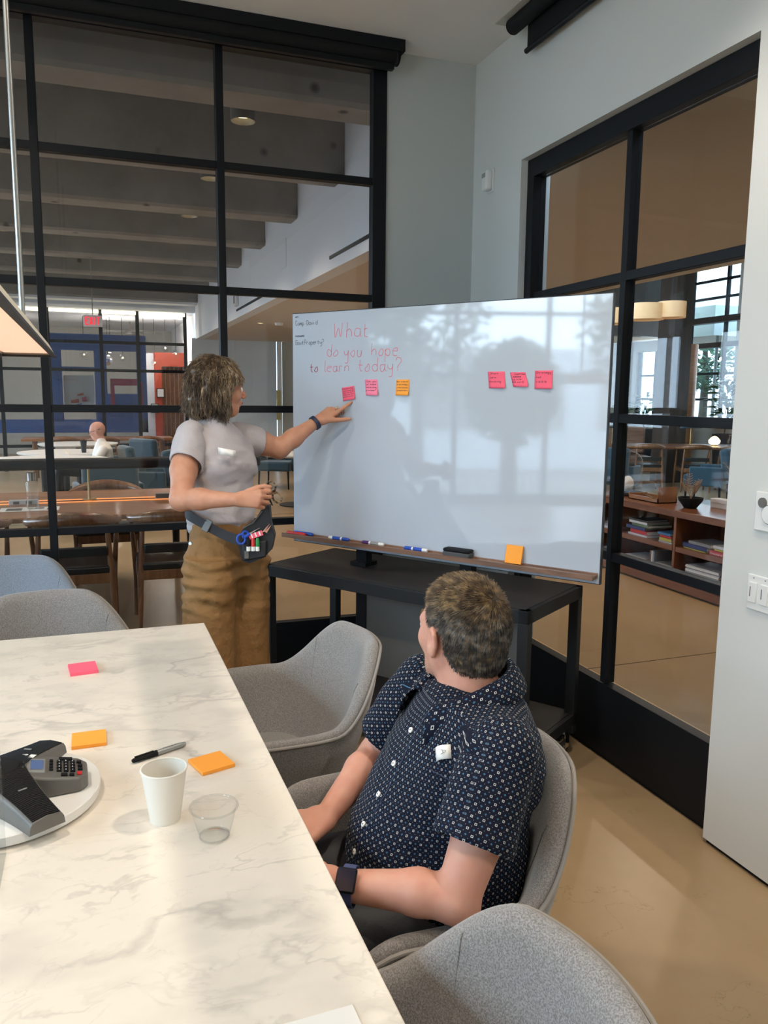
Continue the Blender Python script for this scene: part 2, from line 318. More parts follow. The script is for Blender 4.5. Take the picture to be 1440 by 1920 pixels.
def lettering(text, size, width, org, ux, uy, n=None, smooth=True, jitter=0, thick=.0006, mono=None, slant=0, fit=None):
    """strokes as thin flat ribbons lying on the plane spanned by ux, uy"""
    ux, uy, org = Vector(ux).normalized(), Vector(uy).normalized(), Vector(org); nn = ux.cross(uy); mb = MB(); x = 0; s = size/6.0
    if fit: ux_n = sum((mono or 4) if c == ' ' else (mono or FONT[c][0]+1.4) for c in text)*s; fx = fit/ux_n
    else: fx = 1
    for ch in text:
        if ch == ' ': x += (mono or 4)*s; continue
        wdt, st = FONT[ch]
        for path in st.split('|'):
            pts = []
            for tok in path.split():
                px_, py_ = float(tok[0]), float(tok[1:]); py_ -= 3
                pts.append(Vector((x+(px_+py_*slant+random.uniform(-1, 1)*jitter)*s, (py_+random.uniform(-1, 1)*jitter)*s, 0)))
            if smooth and len(pts) > 2: pts = catmull(pts, 4)
            k = len(pts); vs = []
            for i, p in enumerate(pts):
                t = (pts[min(i+1, k-1)]-pts[max(i-1, 0)]); t = t.normalized() if t.length > 0 else Vector((1, 0, 0)); q = Vector((-t.y, t.x, 0))*width/2
                for sg in (-1, 1):
                    v = Vector((p.x*fx, p.y, 0))+q*sg; vs.append(org+ux*v.x+uy*v.y+nn*thick)
            mb.add(vs, [(2*i, 2*i+2, 2*i+3, 2*i+1) for i in range(k-1)])
        x += ((mono or wdt)+(0 if mono else 1.4))*s
    return mb, x

# ---------------------------------------------------------------- implicit surfaces for bodies and soft things
class SDF:
    def __init__(s, lo, hi, res):
        s.lo = np.array(lo, np.float32); s.res = res; s.n = [int(math.ceil((hi[i]-lo[i])/res))+1 for i in range(3)]
        s.ax = [(s.lo[i]+np.arange(s.n[i])*res).astype(np.float32) for i in range(3)]
        s.F = np.full(s.n, .05, np.float32)
    def region(s, lo, hi, pad):
        sl = []
        for i in range(3):
            a = max(0, int((lo[i]-pad-s.lo[i])/s.res)); b = min(s.n[i], int((hi[i]+pad-s.lo[i])/s.res)+2)
            if b <= a: return None
            sl.append(slice(a, b))
        g = np.meshgrid(*[s.ax[i][sl[i]] for i in range(3)], indexing='ij', sparse=True); return tuple(sl), g
    def comb(s, sl, d, k, sub):
        A = s.F[sl]
        if sub: d = -d; h = np.maximum(k-np.abs(A-d), 0)/k; s.F[sl] = np.maximum(A, d)+h*h*k*.25
        else: h = np.maximum(k-np.abs(A-d), 0)/k; s.F[sl] = np.minimum(A, d)-h*h*k*.25
    def cap(s, a, b, r1, r2=None, k=.012, sub=False, sq=None):
        r2 = r1 if r2 is None else r2; a = np.array(a, float); b = np.array(b, float); R = max(r1, r2)
        reg = s.region(np.minimum(a, b)-R, np.maximum(a, b)+R, .05+k)
        if reg is None: return s
        sl, g = reg; p = [g[i]-a[i] for i in range(3)]; ab = b-a; L = ab@ab+1e-12
        t = np.clip((p[0]*ab[0]+p[1]*ab[1]+p[2]*ab[2])/L, 0, 1)
        q = [p[i]-ab[i]*t for i in range(3)]
        if sq is not None:   # squash along unit axis sq[0] by factor sq[1] (>1 = thinner)
            n = np.array(sq[0], float); n /= np.linalg.norm(n); dn = q[0]*n[0]+q[1]*n[1]+q[2]*n[2]; q = [q[i]+n[i]*dn*(sq[1]-1) for i in range(3)]
        d = np.sqrt(q[0]**2+q[1]**2+q[2]**2)-(r1+(r2-r1)*t); s.comb(sl, d.astype(np.float32), k, sub); return s
    def chain(s, pts, rad, k=.012, sub=False):
        for i in range(len(pts)-1): s.cap(pts[i], pts[i+1], rad[i], rad[i+1], k, sub)
        return s
    def ell(s, c, r, R=None, k=.012, sub=False):
        """R: 3x3 rows = local axes in world"""
        c = np.array(c, float); r = np.array(r, float); m = r.max()
        reg = s.region(c-m, c+m, .05+k)
        if reg is None: return s
        sl, g = reg; p = [g[i]-c[i] for i in range(3)]
        if R is not None: R = np.array(R, float); p = [R[j][0]*p[0]+R[j][1]*p[1]+R[j][2]*p[2] for j in range(3)]
        k0 = np.sqrt((p[0]/r[0])**2+(p[1]/r[1])**2+(p[2]/r[2])**2); k1 = np.sqrt((p[0]/r[0]**2)**2+(p[1]/r[1]**2)**2+(p[2]/r[2]**2)**2)+1e-6
        s.comb(sl, (k0*(k0-1)/k1).astype(np.float32), k, sub); return s
    def loft(s, secs, sx, k=.015, sub=False, pw=2.0):
        """secs: (centre, half width along sx, half depth); cross sections perpendicular to the axis first->last"""
        C = np.array([q[0] for q in secs], float); A = np.array([q[1] for q in secs], float); D = np.array([q[2] for q in secs], float)
        ax = C[-1]-C[0]; Ln = np.linalg.norm(ax); ax /= Ln; sx = np.array(sx, float); sx -= ax*(sx@ax); sx /= np.linalg.norm(sx); sy = np.cross(ax, sx)
        T = (C-C[0])@ax; m = max(A.max(), D.max()); reg = s.region(C.min(0)-m, C.max(0)+m, .03)
        if reg is None: return s
        sl, g = reg; p = [g[i]-C[0][i] for i in range(3)]; t = p[0]*ax[0]+p[1]*ax[1]+p[2]*ax[2]; tt = np.clip(t, T[0], T[-1])
        x = p[0]*sx[0]+p[1]*sx[1]+p[2]*sx[2]-np.interp(tt, T, (C-C[0])@sx); y = p[0]*sy[0]+p[1]*sy[1]+p[2]*sy[2]-np.interp(tt, T, (C-C[0])@sy)
        a = np.interp(tt, T, A); b = np.interp(tt, T, D); q = (np.abs(x/a)**pw+np.abs(y/b)**pw)**(1/pw)
        d = (q-1)*np.minimum(a, b); e = np.maximum(T[0]-t, t-T[-1]); d = np.where(e > 0, np.sqrt(np.maximum(d, 0)**2+e*e)+np.minimum(d, 0)*0, np.maximum(d, e))
        s.comb(sl, d.astype(np.float32), k, sub); return s
    def cut(s, p, n, k=.004):
        """remove everything on the +n side of the plane through p"""
        n = np.array(n, float); n /= np.linalg.norm(n); g = np.meshgrid(*s.ax, indexing='ij', sparse=True)
        d = ((g[0]-p[0])*n[0]+(g[1]-p[1])*n[1]+(g[2]-p[2])*n[2]).astype(np.float32); s.F = np.maximum(s.F, d); return s
    def mesh(s):
        F = s.F; I = F < 0; nx, ny, nz = F.shape; c = np.zeros((nx-1, ny-1, nz-1), np.uint8)
        for i in (0, 1):
            for j in (0, 1):
                for k in (0, 1): c += I[i:nx-1+i, j:ny-1+j, k:nz-1+k]
        act = (c > 0) & (c < 8); idx = np.full(act.shape, -1, np.int64); X, Y, Z = np.nonzero(act); idx[X, Y, Z] = np.arange(len(X))
        acc = np.zeros((len(X), 3)); cnt = np.zeros(len(X)); cor = [(i, j, k) for i in (0, 1) for j in (0, 1) for k in (0, 1)]
        for a in cor:
            for ax in range(3):
                if a[ax]: continue
                b = list(a); b[ax] = 1; fa = F[X+a[0], Y+a[1], Z+a[2]]; fb = F[X+b[0], Y+b[1], Z+b[2]]; m = (fa < 0) != (fb < 0)
                t = np.where(m, fa/np.where(m, fa-fb, 1), 0)
                for q in range(3): acc[:, q] += np.where(m, a[q]+(t if q == ax else 0), 0)
                cnt += m
        V = acc/cnt[:, None]+np.stack([X, Y, Z], 1); V = V*s.res+s.lo[None]
        faces = []
        for ax in range(3):
            sl0 = [slice(None)]*3; sl1 = [slice(None)]*3; sl0[ax] = slice(0, -1); sl1[ax] = slice(1, None); A = I[tuple(sl0)]; Bq = I[tuple(sl1)]
            e = A != Bq; o1, o2 = [(1, 2), (2, 0), (0, 1)][ax]
            P = np.argwhere(e); ok = (P[:, o1] > 0) & (P[:, o2] > 0) & (P[:, o1] < F.shape[o1]-1) & (P[:, o2] < F.shape[o2]-1); P = P[ok]
            if not len(P): continue
            ins = A[P[:, 0], P[:, 1], P[:, 2]]
            def cell(d1, d2):
                Q = P.copy(); Q[:, o1] -= d1; Q[:, o2] -= d2; return idx[Q[:, 0], Q[:, 1], Q[:, 2]]
            q = np.stack([cell(1, 1), cell(0, 1), cell(0, 0), cell(1, 0)], 1); q[~ins] = q[~ins][:, ::-1]; faces.append(q)
        return V, np.concatenate(faces)

def np_mesh(name, V, Fq, m, parent=None, world=False, smooth_it=2):
    me = bpy.data.meshes.new(name); me.vertices.add(len(V)); me.vertices.foreach_set('co', V.astype(np.float32).ravel())
    me.loops.add(Fq.size); me.polygons.add(len(Fq)); me.loops.foreach_set('vertex_index', Fq.astype(np.int32).ravel())
    me.polygons.foreach_set('loop_start', np.arange(0, Fq.size, 4, dtype=np.int32)); me.polygons.foreach_set('use_smooth', np.ones(len(Fq), bool))
    me.update(calc_edges=True); me.validate()
    o = bpy.data.objects.new(name, me); COL.objects.link(o)
    for x in (m if isinstance(m, (list, tuple)) else [m]): me.materials.append(M[x] if isinstance(x, str) else x)
    if parent is not None:
        o.parent = parent
        if world: o.location = -parent.location
    return o
def relax(V, Fq, it=2, lam=.5):
    n = len(V); E = np.concatenate([Fq[:, [0, 1]], Fq[:, [1, 2]], Fq[:, [2, 3]], Fq[:, [3, 0]]]); E = np.concatenate([E, E[:, ::-1]])
    cnt = np.bincount(E[:, 0], minlength=n)[:, None]+1e-9
    for _ in range(it):
        S = np.stack([np.bincount(E[:, 0], weights=V[E[:, 1], q], minlength=n) for q in range(3)], 1); V = V+(S/cnt-V)*lam
    return V
def vnormals(V, Fq):
    a = V[Fq[:, 2]]-V[Fq[:, 0]]; b = V[Fq[:, 3]]-V[Fq[:, 1]]; fn = np.cross(a, b); N_ = np.zeros_like(V)
    for q in range(4):
        for c in range(3): N_[:, c] += np.bincount(Fq[:, q], weights=fn[:, c], minlength=len(V))
    return N_/(np.linalg.norm(N_, axis=1)[:, None]+1e-12)
# ================================================================ the setting
struct('floor', B((-6, -2.6, -.12), (14.4, 24, 0)), 'floor')
# joints sawn into the slab: thin dark inlay strips (a part of the floor)
fl = bpy.data.objects['floor']
build('floor_joint', B((2.2, 3.735, -.002), (6, 3.741, .0008)), 'blackp', fl, smooth=False)
build('floor_joint', B((-4, 10.2, -.002), (9, 10.208, .0008)), 'blackp', fl, smooth=False)
XR, XG, YW, HC = 1.975, 2.03, 4.02, 3.27
struct('ceiling', B((-3.5, -2.2, HC), (XR, YW+.06, HC+.14)), 'ceil')
wr = MB(); wr.box((XR, -2.2, .018), (XR+.16, 2.061, 3.41)).box((XR, 2.061, 2.67), (XR+.16, 3.511, 3.41)).box((XR, 3.511, 0), (XR+.16, YW+.12, 3.41))
struct('wall_hall_near', MB().box((-6, YW+.07, 3.42), (2.14, YW+.13, 3.95)).box((-4.4, YW+.07, 0), (-3.5, YW+.13, 3.42)), 'wallw'); struct('wall_lounge_near', B((2.14, -2.35, 0), (12.2, -2.2, 4.7)), 'plaster')
w_r = struct('wall_right', wr, 'wall', smooth=False)
build('base_reveal', B((XR+.012, -2.2, 0), (XR+.15, 2.055, .02)), 'blackp', w_r, smooth=False)
struct('wall_front', B((1.476, YW, 0), (XR, YW+.12, 3.41)), 'wallshade')
struct('wall_back', B((-3.6, -2.35, 0), (XR+.16, -2.2, 3.41)), 'wall')
wl = MB(); wl.box((-3.62, -2.2, 0), (-3.5, YW, .5)).box((-3.62, -2.2, 3.05), (-3.5, YW, 3.41)).box((-3.62, -2.2, .5), (-3.5, -1.3, 3.05)).box((-3.62, 3.5, .5), (-3.5, YW, 3.05))
struct('wall_left', wl, 'wall', smooth=False)
wi = sgroup('window_3')
for y in (-1.28, -.33, .63, 1.58, 2.53, 3.48): build('mullion', B((-3.58, y-.025, .5), (-3.53, y+.025, 3.05)), 'black', wi)
for z in (.52, 1.78, 2.4, 3.03): build('transom', B((-3.578, -1.3, z-.02), (-3.532, 3.5, z+.02)), 'black', wi)

# --- glazed partition to the hall (window_1)
w1 = sgroup('window_1'); VX = [-3.46, -2.635, -1.82, -1.002, -.185, .633, 1.438]; HZ = [.34, .90, 1.48, 2.055, 2.635, 3.20]
for i, x in enumerate(VX):
    hw = .036 if i in (0, 6) else .0175
    build('mullion', B((x-hw, YW-.012, .34), (x+hw, YW+.05, 3.27)), 'black', w1, bevel=.002)
for z in HZ[:-1]: build('transom', B((-3.46, YW-.006, z-.0175), (1.44, YW+.044, z+.0175)), 'black', w1, bevel=.002)
build('head_rail', B((-3.46, YW-.012, 3.165), (1.475, YW+.05, 3.27)), 'black', w1)
build('kick_panel', B((-3.46, YW-.005, .0), (1.476, YW+.045, .335)), 'black', w1)
for i in range(6):
    for j in range(5):
        build('pane', B((VX[i]+.017, YW+.018, HZ[j]+.017), (VX[i+1]-.017, YW+.024, HZ[j+1]-.017)), 'glass', w1, smooth=False)
# --- interior window in the right wall (window_2), set back in its reveal
w2 = sgroup('window_2'); VY = [2.063, 2.752, 3.485]; RZ = [.34, .893, 1.47, 2.035, 2.60]
build('mullion', B((XG-.005, 2.735, .34), (XG+.045, 2.769, 2.62)), 'black', w2, bevel=.002)
build('jamb', B((XG-.02, 3.452, 0), (XG+.05, 3.511, 2.668)), 'black', w2, bevel=.002)
build('head_rail', B((XG-.02, 2.0, 2.585), (XG+.05, 3.46, 2.668)), 'black', w2, bevel=.002)
build('kick_panel', B((XG-.004, 2.0, .02), (XG+.045, 3.46, .335)), 'black', w2)
build('toe_recess', B((XG+.008, 2.0, 0), (XG+.04, 3.46, .02)), 'blackp', w2)
for z in RZ[1:-1]: build('transom', B((XG-.003, 2.0, z-.0185), (XG+.043, 3.46, z+.0185)), 'black', w2, bevel=.002)
for i in range(2):
    for j in range(4):
        build('pane', B((XG+.018, VY[i]-.05 if i == 0 else VY[i]+.016, RZ[j]+.016), (XG+.024, VY[i+1]-.016, RZ[j+1]-.016)), 'glass', w2, smooth=False)
# --- roller blinds
bl = thing('roller_blind', 'black roller blind rolled up along the top of the hall glazing', 'blind', (0, 3.93, 3.16))
bb = MB().tube([(-3.45, 0, .055), (1.50, 0, .055)], .048, 20); build('roller', bb, 'blackp', bl)
build('fascia', B((-3.45, -.062, .055), (1.515, .07, .108)), 'black', bl); build('hem_bar', B((-3.45, -.02, -.018), (1.475, .012, .01)), 'black', bl, bevel=.004)
build('end_bracket', B((1.475, -.055, .0), (1.48, .055, .1)), 'cartm', bl)
b2 = thing('roller_blind', 'black roller blind hanging a little way down at the top of the right wall', 'blind', (1.90, 0, 3.15))
build('roller', MB().tube([(0, -2.1, .09), (0, 3.50, .09)], .036, 20), 'blackp', b2)
build('fabric', B((.034, -2.1, -.03), (.037, 3.42, .09)), 'blackp', b2); build('hem_bar', MB().tube([(.035, -2.1, -.035), (.035, 3.43, -.035)], .012, 10), 'black', b2)
build('pocket', MB().box((-.06, -2.1, .116), (.07, 3.56, .1195)), 'plaster', b2)
# --- things fixed to the walls
ms = thing('motion_sensor', 'small white motion sensor high on the right wall near the corner', 'sensor', (XR, 3.815, 2.645))
build('housing', B((-.045, -.028, -.05), (-.006, .028, .05)), 'white', ms, bevel=.012, seg=3); build('back_plate', B((-.008, -.034, -.055), (0, .034, .055)), 'white', ms, bevel=.003)
build('lens', B((-.047, -.018, .012), (-.044, .018, .034)), 'greyl', ms, bevel=.003)
th = thing('thermostat', 'square white wall control with a round grey dial above the light switches', 'control panel', (XR, 1.868, 1.205))
build('plate', B((-.012, -.062, -.062), (0, .062, .062)), 'white', th, bevel=.003)
build('sensor_eye', MB().tube([(-.010, .031, .028), (-.017, .031, .028)], .016, 24), 'grey', th, ang=30)
build('dial', MB().tube([(-.010, .0, -.006), (-.018, .0, -.006)], .028, 32), 'white', th); build('dial_ring', MB().tube([(-.0135, .0+.03*math.cos(a), -.006+.03*math.sin(a)) for a in [k*PI/16 for k in range(32)]], .0022, 6, closed=True), 'greyl', th)
sw = thing('light_switch', 'white three-gang dimmer switch plate on the right wall', 'switch', (XR, 1.885, .942))
build('plate', B((-.008, -.078, -.057), (0, .055, .057)), 'white', sw, bevel=.003)
for k in range(3):
    y = .03-k*.046
    r = build('rocker', B((-.013, y-.016, -.033), (-.004, y+.016, .033)), 'white', sw, bevel=.002)
    build('dimmer_slot', B((-.0138, y+.006, -.014), (-.0125, y+.009, .018)), 'grey', r, smooth=False)
    build('screw', MB().tube([(-.0075, y, .047), (-.0095, y, .047)], .0025, 10), 'greyl', sw)
for k, (x, y, l) in enumerate(((1.25, 1.35, 'above the seated man'), (-.75, 1.45, 'over the left side of the table'), (.9, -.8, 'behind the camera'), (-.3, 2.9, 'over the far end of the table'))):
    d = thing('downlight', 'round white recessed ceiling downlight '+l, 'light', (x, y, HC))
    build('trim_ring', MB().lathe([(.046, -.001), (.046, -.006), (.062, -.006), (.062, -.001)], 28, close=False), 'white', d)
# ================================================================ hall beyond the glazing
struct('ceiling_2', B((-6, YW+.12, 3.95), (2.14, 17.3, 4.1)), 'conc')
bmx = MB()
for k in range(8):
    y = 5.2+1.655*k; m_ = MB().prism([(-.15, 3.43), (-.13, 3.40), (.15, 3.40), (.15, 3.97), (-.15, 3.97)], -6, 2.137, Matrix(((0, 0, 1, 0), (1, 0, 0, y+.15), (0, 1, 0, 0), (0, 0, 0, 1))))
    b_ = struct('beam', m_, 'conc', smooth=False)
hw = sgroup('wall_hall_right')
build('bulkhead', B((2.14, YW+.12, 2.7), (2.3, 17.3, 4.1)), 'wallw', hw)
for (y0, y1) in ((6.05, 7.3), (9.8, 12.3)): build('slot_diffuser', B((2.13, y0, 2.795), (2.141, y1, 2.825)), 'blackp', hw)
build('access_panel', B((2.136, 9.05, 2.98), (2.141, 9.3, 3.3)), 'wallw', hw)
struct('ceiling_3', B((2.3, -2.2, 2.7), (5.25, 17.3, 2.86)), 'beige')
struct('wall_hall_far', B((-6, 17.3, 3.23), (2.14, 17.55, 4.1)), 'wallw')
hp = MB().box((-6, 16.9, 3.36), (2.14, 17.3, 3.95)); struct('trim_1', hp, 'wallw')
sp = thing('sounder', 'small white wall sounder on the hall bulkhead', 'alarm', (2.135, 12.2, 2.99)); build('housing', B((-.05, -.07, -.13), (0, .07, .13)), 'white', sp, bevel=.01)
build('grille', B((-.055, -.04, -.09), (-.049, .04, .02)), 'grey', sp)
# far glazing with cove light
fw = sgroup('window_4')
for x in (-4.3, -3.4, -2.5, -1.6, -.72, .27, .98, 1.93): build('mullion', B((x-.035, 17.32, 0), (x+.035, 17.38, 3.23)), 'black', fw)
for z in (.5, 1.22, 2.02, 2.58): build('transom', B((-4.3, 17.325, z-.03), (1.93, 17.375, z+.03)), 'black', fw)
for i, (a, b) in enumerate(((-4.3, -1.6), (-1.6, .27), (.27, 1.93))): build('pane', B((a, 17.345, 0), (b, 17.353, 3.2)), 'glass', fw, smooth=False)
# blue frame panels modelled in place of a blue reflection in the glazing
bf = thing('blue_reflection_panels', 'blue panels with openings standing in for a reflection, far end of the hall', 'partition', (0, 17.6, 0))
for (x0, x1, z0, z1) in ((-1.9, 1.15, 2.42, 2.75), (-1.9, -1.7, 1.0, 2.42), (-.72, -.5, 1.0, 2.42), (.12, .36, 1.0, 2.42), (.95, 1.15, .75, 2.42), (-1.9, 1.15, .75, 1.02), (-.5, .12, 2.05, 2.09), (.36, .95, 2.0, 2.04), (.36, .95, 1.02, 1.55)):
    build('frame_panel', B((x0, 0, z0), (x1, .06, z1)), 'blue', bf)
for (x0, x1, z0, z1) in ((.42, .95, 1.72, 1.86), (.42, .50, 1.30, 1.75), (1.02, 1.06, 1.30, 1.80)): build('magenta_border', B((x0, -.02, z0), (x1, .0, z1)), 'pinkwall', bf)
pt = thing('poster', 'pale poster with a red and blue abstract print on the far blue reflection panels', 'poster', (-.2, 17.66, 1.5))
build('sheet', B((-.28, 0, -.28), (.30, .01, .42)), 'paper', pt)
for (x, z, a, b, m) in ((-.08, -.12, .16, .09, 'redor'), (.1, -.08, .09, .12, 'pinkwall'), (.03, .02, .12, .05, 'redor'), (.0, -.18, .1, .03, 'blue')): build('print_shape', MB().tube([(x-a/2, -.002, z), (x+a/2, -.002, z+.02)], [b/3, b/2], 9, up=(0, 0, 1)), m, pt)
# room behind the far glazing
struct('wall_far_room', B((-6, 22.4, 0), (2.14, 22.55, 3.4)), 'plaster'); struct('ceiling_4', B((-6, 17.6, 3.23), (2.14, 22.5, 3.35)), 'wallw')
struct('wall_far_room_right', B((2.14, 17.55, 0), (2.3, 22.5, 3.4)), 'wallw'); struct('wall_far_room_left', B((-6.1, 17.5, 0), (-6, 22.5, 3.4)), 'wallw')
ow = sgroup('wall_orange')
build('panel', B((1.45, 19.6, 0), (1.62, 19.75, 2.52)), 'redor', ow); build('panel', B((1.62, 19.6, 2.2), (2.14, 19.75, 2.52)), 'redor', ow); build('panel', B((1.15, 19.62, 0), (1.45, 19.75, 2.5)), 'wallw', ow)
for i in range(5): build('plank', B((1.64+i*.1, 19.9, 0), (1.73+i*.1, 19.95, 2.2)), 'chairw', ow)
for i, (x, z) in enumerate(((1.58, 1.58), (1.44, 1.22))):
    p_ = thing('picture', ('small framed print on the far orange wall, upper one', 'small framed print on the far orange wall, lower one')[i], 'picture', (x, 19.55, z)); build('frame', B((-.09, 0, -.11), (.09, .03, .11)), 'black', p_); build('sheet', B((-.07, -.004, -.09), (.07, .0, .09)), 'paper', p_)
ls = thing('linear_light', 'long glowing cove light above the far glazing of the hall', 'light', (0, 17.22, 3.2))
for (x0, x1) in ((-4.2, -.75), (-.68, .24), (.3, .95), (1.01, 1.92)): build('tube', MB().tube([(x0, 0, -.03), (x1, 0, -.03)], .035, 10), 'strip', ls)
build('housing', B((-4.2, .0, .02), (1.95, .08, .09)), 'wallw', ls)
ex = thing('exit_sign', 'glass exit sign with red letters hanging in the hall', 'sign', (.09, 12.0, 2.47))
build('panel', B((-.125, -.01, 0), (.125, .01, .155)), 'exitw', ex, bevel=.003); build('stem', B((-.006, -.006, .155), (.006, .006, .93)), 'greyl', ex)
build('canopy', B((-.1, -.02, .93), (.1, .02, .96)), 'greyl', ex)
em = MB(); x = -.094
for ch in 'EXIT':
    w_, pp = FONT[ch]; s = .1/6
    for path in pp.split('|'):
        q = [(x+int(t[0])*s*.52, -.0125, .028+(int(t[1])-3)*s) for t in path.split()]
        for a, b in zip(q[:-1], q[1:]): em.tube([a, b], .0072, 6)
    x += .040 if ch == 'I' else .054
build('lettering', em, 'exitred', ex)
for i in range(3): build('lamp_head', MB().lathe([(.001, .0), (.03, .008), (.036, .03), (.03, .05), (.001, .06)], 16, (-.075+i*.075, 0, .17)), 'clear', ex)
# ceiling can lights of the hall
can = None
for k, (x, y) in enumerate(HALL_CANS):
    side, n_ = ('right', k) if k < 6 else ('left', k-6)
    lab = ('nearest','second','third','fourth','fifth','farthest')[n_]+' grey cylinder ceiling lamp in the '+side+' row between the hall beams'
    if can is None:
        can = thing('ceiling_lamp', lab, 'lamp', (x, y, 3.5), group='cylinder lamps between the beams')
        build('housing', MB().lathe([(.07, .05), (.085, .0), (.09, .0), (.09, .24), (.0, .24)], 28, close=False), 'grey', can)
        build('lens', MB().lathe([(.0, .045), (.074, .045), (.084, .004), (.0865, .004)], 28, close=False), 'canglow', can); build('stem', MB().tube([(0, 0, .24), (0, 0, .45)], .03, 12), 'grey', can)
    else: dup(can, (x, y, 3.5), 0, lab)
# ================================================================ hall furniture
def wegner(label, loc, rot, group=None):
    t = thing('wooden_chair', label, 'chair', loc, rot, group)
    for sx in (-1, 1):
        build('leg', MB().tube([(sx*.255, .20, 0), (sx*.245, .195, .30), (sx*.27, .02, .73)], [.012, .02, .013], 12), 'chairw', t)
        build('leg', MB().tube([(sx*.235, -.22, 0), (sx*.225, -.205, .34), (sx*.20, -.19, .75)], [.012, .021, .014], 12), 'chairw', t)
    n = 25; P = []; R = []
    for i in range(n):
        a = (i/(n-1)*2-1); an = a*1.62; P.append((.29*math.sin(an), -.02-.24*math.cos(an)+(.06*abs(a)**4), .730+.040*math.cos(an*1.0)**2)); R.append(.016+.030*max(0, math.cos(an))**1.5)
    mb = MB().tube(P, R, 12, up=(0, 0, 1), flat=1.0); build('top_rail', mb, 'chairw', t)
    build('seat', MB().prism(rounded(.49, .44, .05), .405, .455), 'leather', t, bevel=.014)
    for y in (-.205, .205): build('seat_rail', B((-.225, y-.012, .34), (.225, y+.012, .405)), 'chairw', t, bevel=.004)
    for x in (-.235, .235): build('seat_rail', B((x-.012, -.2, .345), (x+.012, .2, .405)), 'chairw', t, bevel=.004)
    build('back_pad', B((-.2, -.235, .52), (.2, -.205, .585)), 'leather', t, bevel=.01)
    return t
wc = wegner('walnut round-back chair at the hall table, the one left of the mullion', (-.13, 5.53, 0), 0, 'walnut chairs along the hall table')
for (x, y, r, l) in ((.50, 5.53, -.03, 'walnut round-back chair at the hall table, right behind the standing woman'), (-.80, 5.53, .03, 'walnut round-back chair at the hall table, leftmost in view'),
                     (-1.48, 5.53, 0, 'walnut round-back chair at the hall table, outside the left edge'), (.1, 7.0, PI, 'walnut chair on the far side of the hall table'), (-1.0, 7.0, PI, 'walnut chair on the far side of the hall table, further left')):
    dup(wc, (x, y, 0), r, l)
ht = thing('long_table', 'long warm oak hall table with a glowing power channel along its middle', 'table', (-1.1, 6.35, 0))
build('tabletop', MB().box((-2.2, -.775, .712), (1.98, -.03, .745)).box((-2.2, .09, .712), (1.98, .72, .745)), 'oak', ht, bevel=.006)
build('channel', B((-2.2, -.03, .69), (1.98, .09, .705)), 'grey', ht); build('glow_strip', MB().box((-2.2, -.045, .7455), (1.98, -.03, .752)).box((-2.2, .09, .7455), (1.98, .11, .752)), 'orangeglow', ht)
build('cable_cover', B((-2.2, .0, .705), (1.98, .05, .75)), 'blackp', ht)
for x in (-1.9, .2, 1.75):
    for y in (-.6, .55): build('leg', MB().tube([(x, y, 0), (x, y, .70)], [.025, .035], 10), 'black', ht)
po = build('power_outlet', B((.52, -.06, .74), (.72, .0, .775)), 'white', ht, bevel=.004)
for k in range(2): build('socket', B((.55+k*.085, -.063, .748), (.59+k*.085, -.059, .768)), 'grey', po)
build('power_outlet', B((1.55, -.04, .74), (1.72, .02, .79)), 'grey', ht, bevel=.004)
tl = thing('table_lamp', 'dark banker style table lamp with a long shade on the hall table', 'lamp', (-.03, 6.39, .75))
build('stem', MB().tube([(0, 0, 0), (0, 0, .25)], .009, 10), 'brass', tl); build('base', MB().lathe([(.05, 0), (.05, .01), (.0, .012)], 20), 'brass', tl)
build('lamp_shade', MB().box((-2.3, -.09, .24), (1.3, .09, .315)), 'blackp', tl, bevel=.02)
wb = thing('water_bottle', 'clear water bottle with a steel cap on the hall table', 'bottle', (-.40, 6.02, .745))
build('body', MB().lathe([(.0, .002), (.038, .0), (.04, .01), (.04, .19), (.028, .205)], 24, close=False), 'plastic', wb); build('cap', MB().lathe([(.03, .20), (.031, .255), (0, .256)], 24), 'chrome', wb)
build('water', MB().lathe([(.0, .004), (.037, .006), (.037, .09), (0, .09)], 20), 'clear', wb)
mg = thing('magazine', 'open printed leaflet lying under the water bottle on the hall table', 'magazine', (-.42, 6.0, .7455)); 
build('page', MB().box((-.19, -.1, 0), (0, .1, .003)), 'paper', mg, smooth=False); build('page', MB().box((.004, -.1, 0), (.19, .1, .003)), 'paper', mg, smooth=False)
for (a, b, c, d) in ((-.15, -.07, -.05, .06), (.03, .0, .09, .07), (.11, -.06, .16, .03)): build('print_block', B((a, b, .003), (c, d, .0034)), 'grey', mg, smooth=False)
# round tables and teal armchairs
def round_table(label, x, y, r=.55, white=True, oval=1.0, z=.74, group='round white hall tables'):
    t = thing('round_table', label, 'table', (x, y, 0), 0, group)
    top = MB(); pr = [(r-.03, z-.035), (r, z-.012), (r, z), (0, z)]; top.lathe([(0.0, z-.035)]+pr, 48, close=False); 
    top.v = [(a*oval, b, c) for a, b, c in top.v]; build('tabletop', top, 'white', t); build('column', MB().tube([(0, 0, .02), (0, 0, z-.03)], .045, 16), 'cartm', t)
    build('base', MB().lathe([(.0, 0), (.27, 0), (.27, .015), (.05, .03), (0, .03)], 32), 'cartm', t); return t
round_table('white round table partly behind the standing woman, by the marble wall', 2.75, 11.0, .52)
round_table('white round table nearest behind the long hall table, at the left', -.55, 10.6, .78)
round_table('white round table with the dark travel cup', -.35, 12.0, .62); round_table('white round table farthest left in the hall', -.2, 14.0, .62)
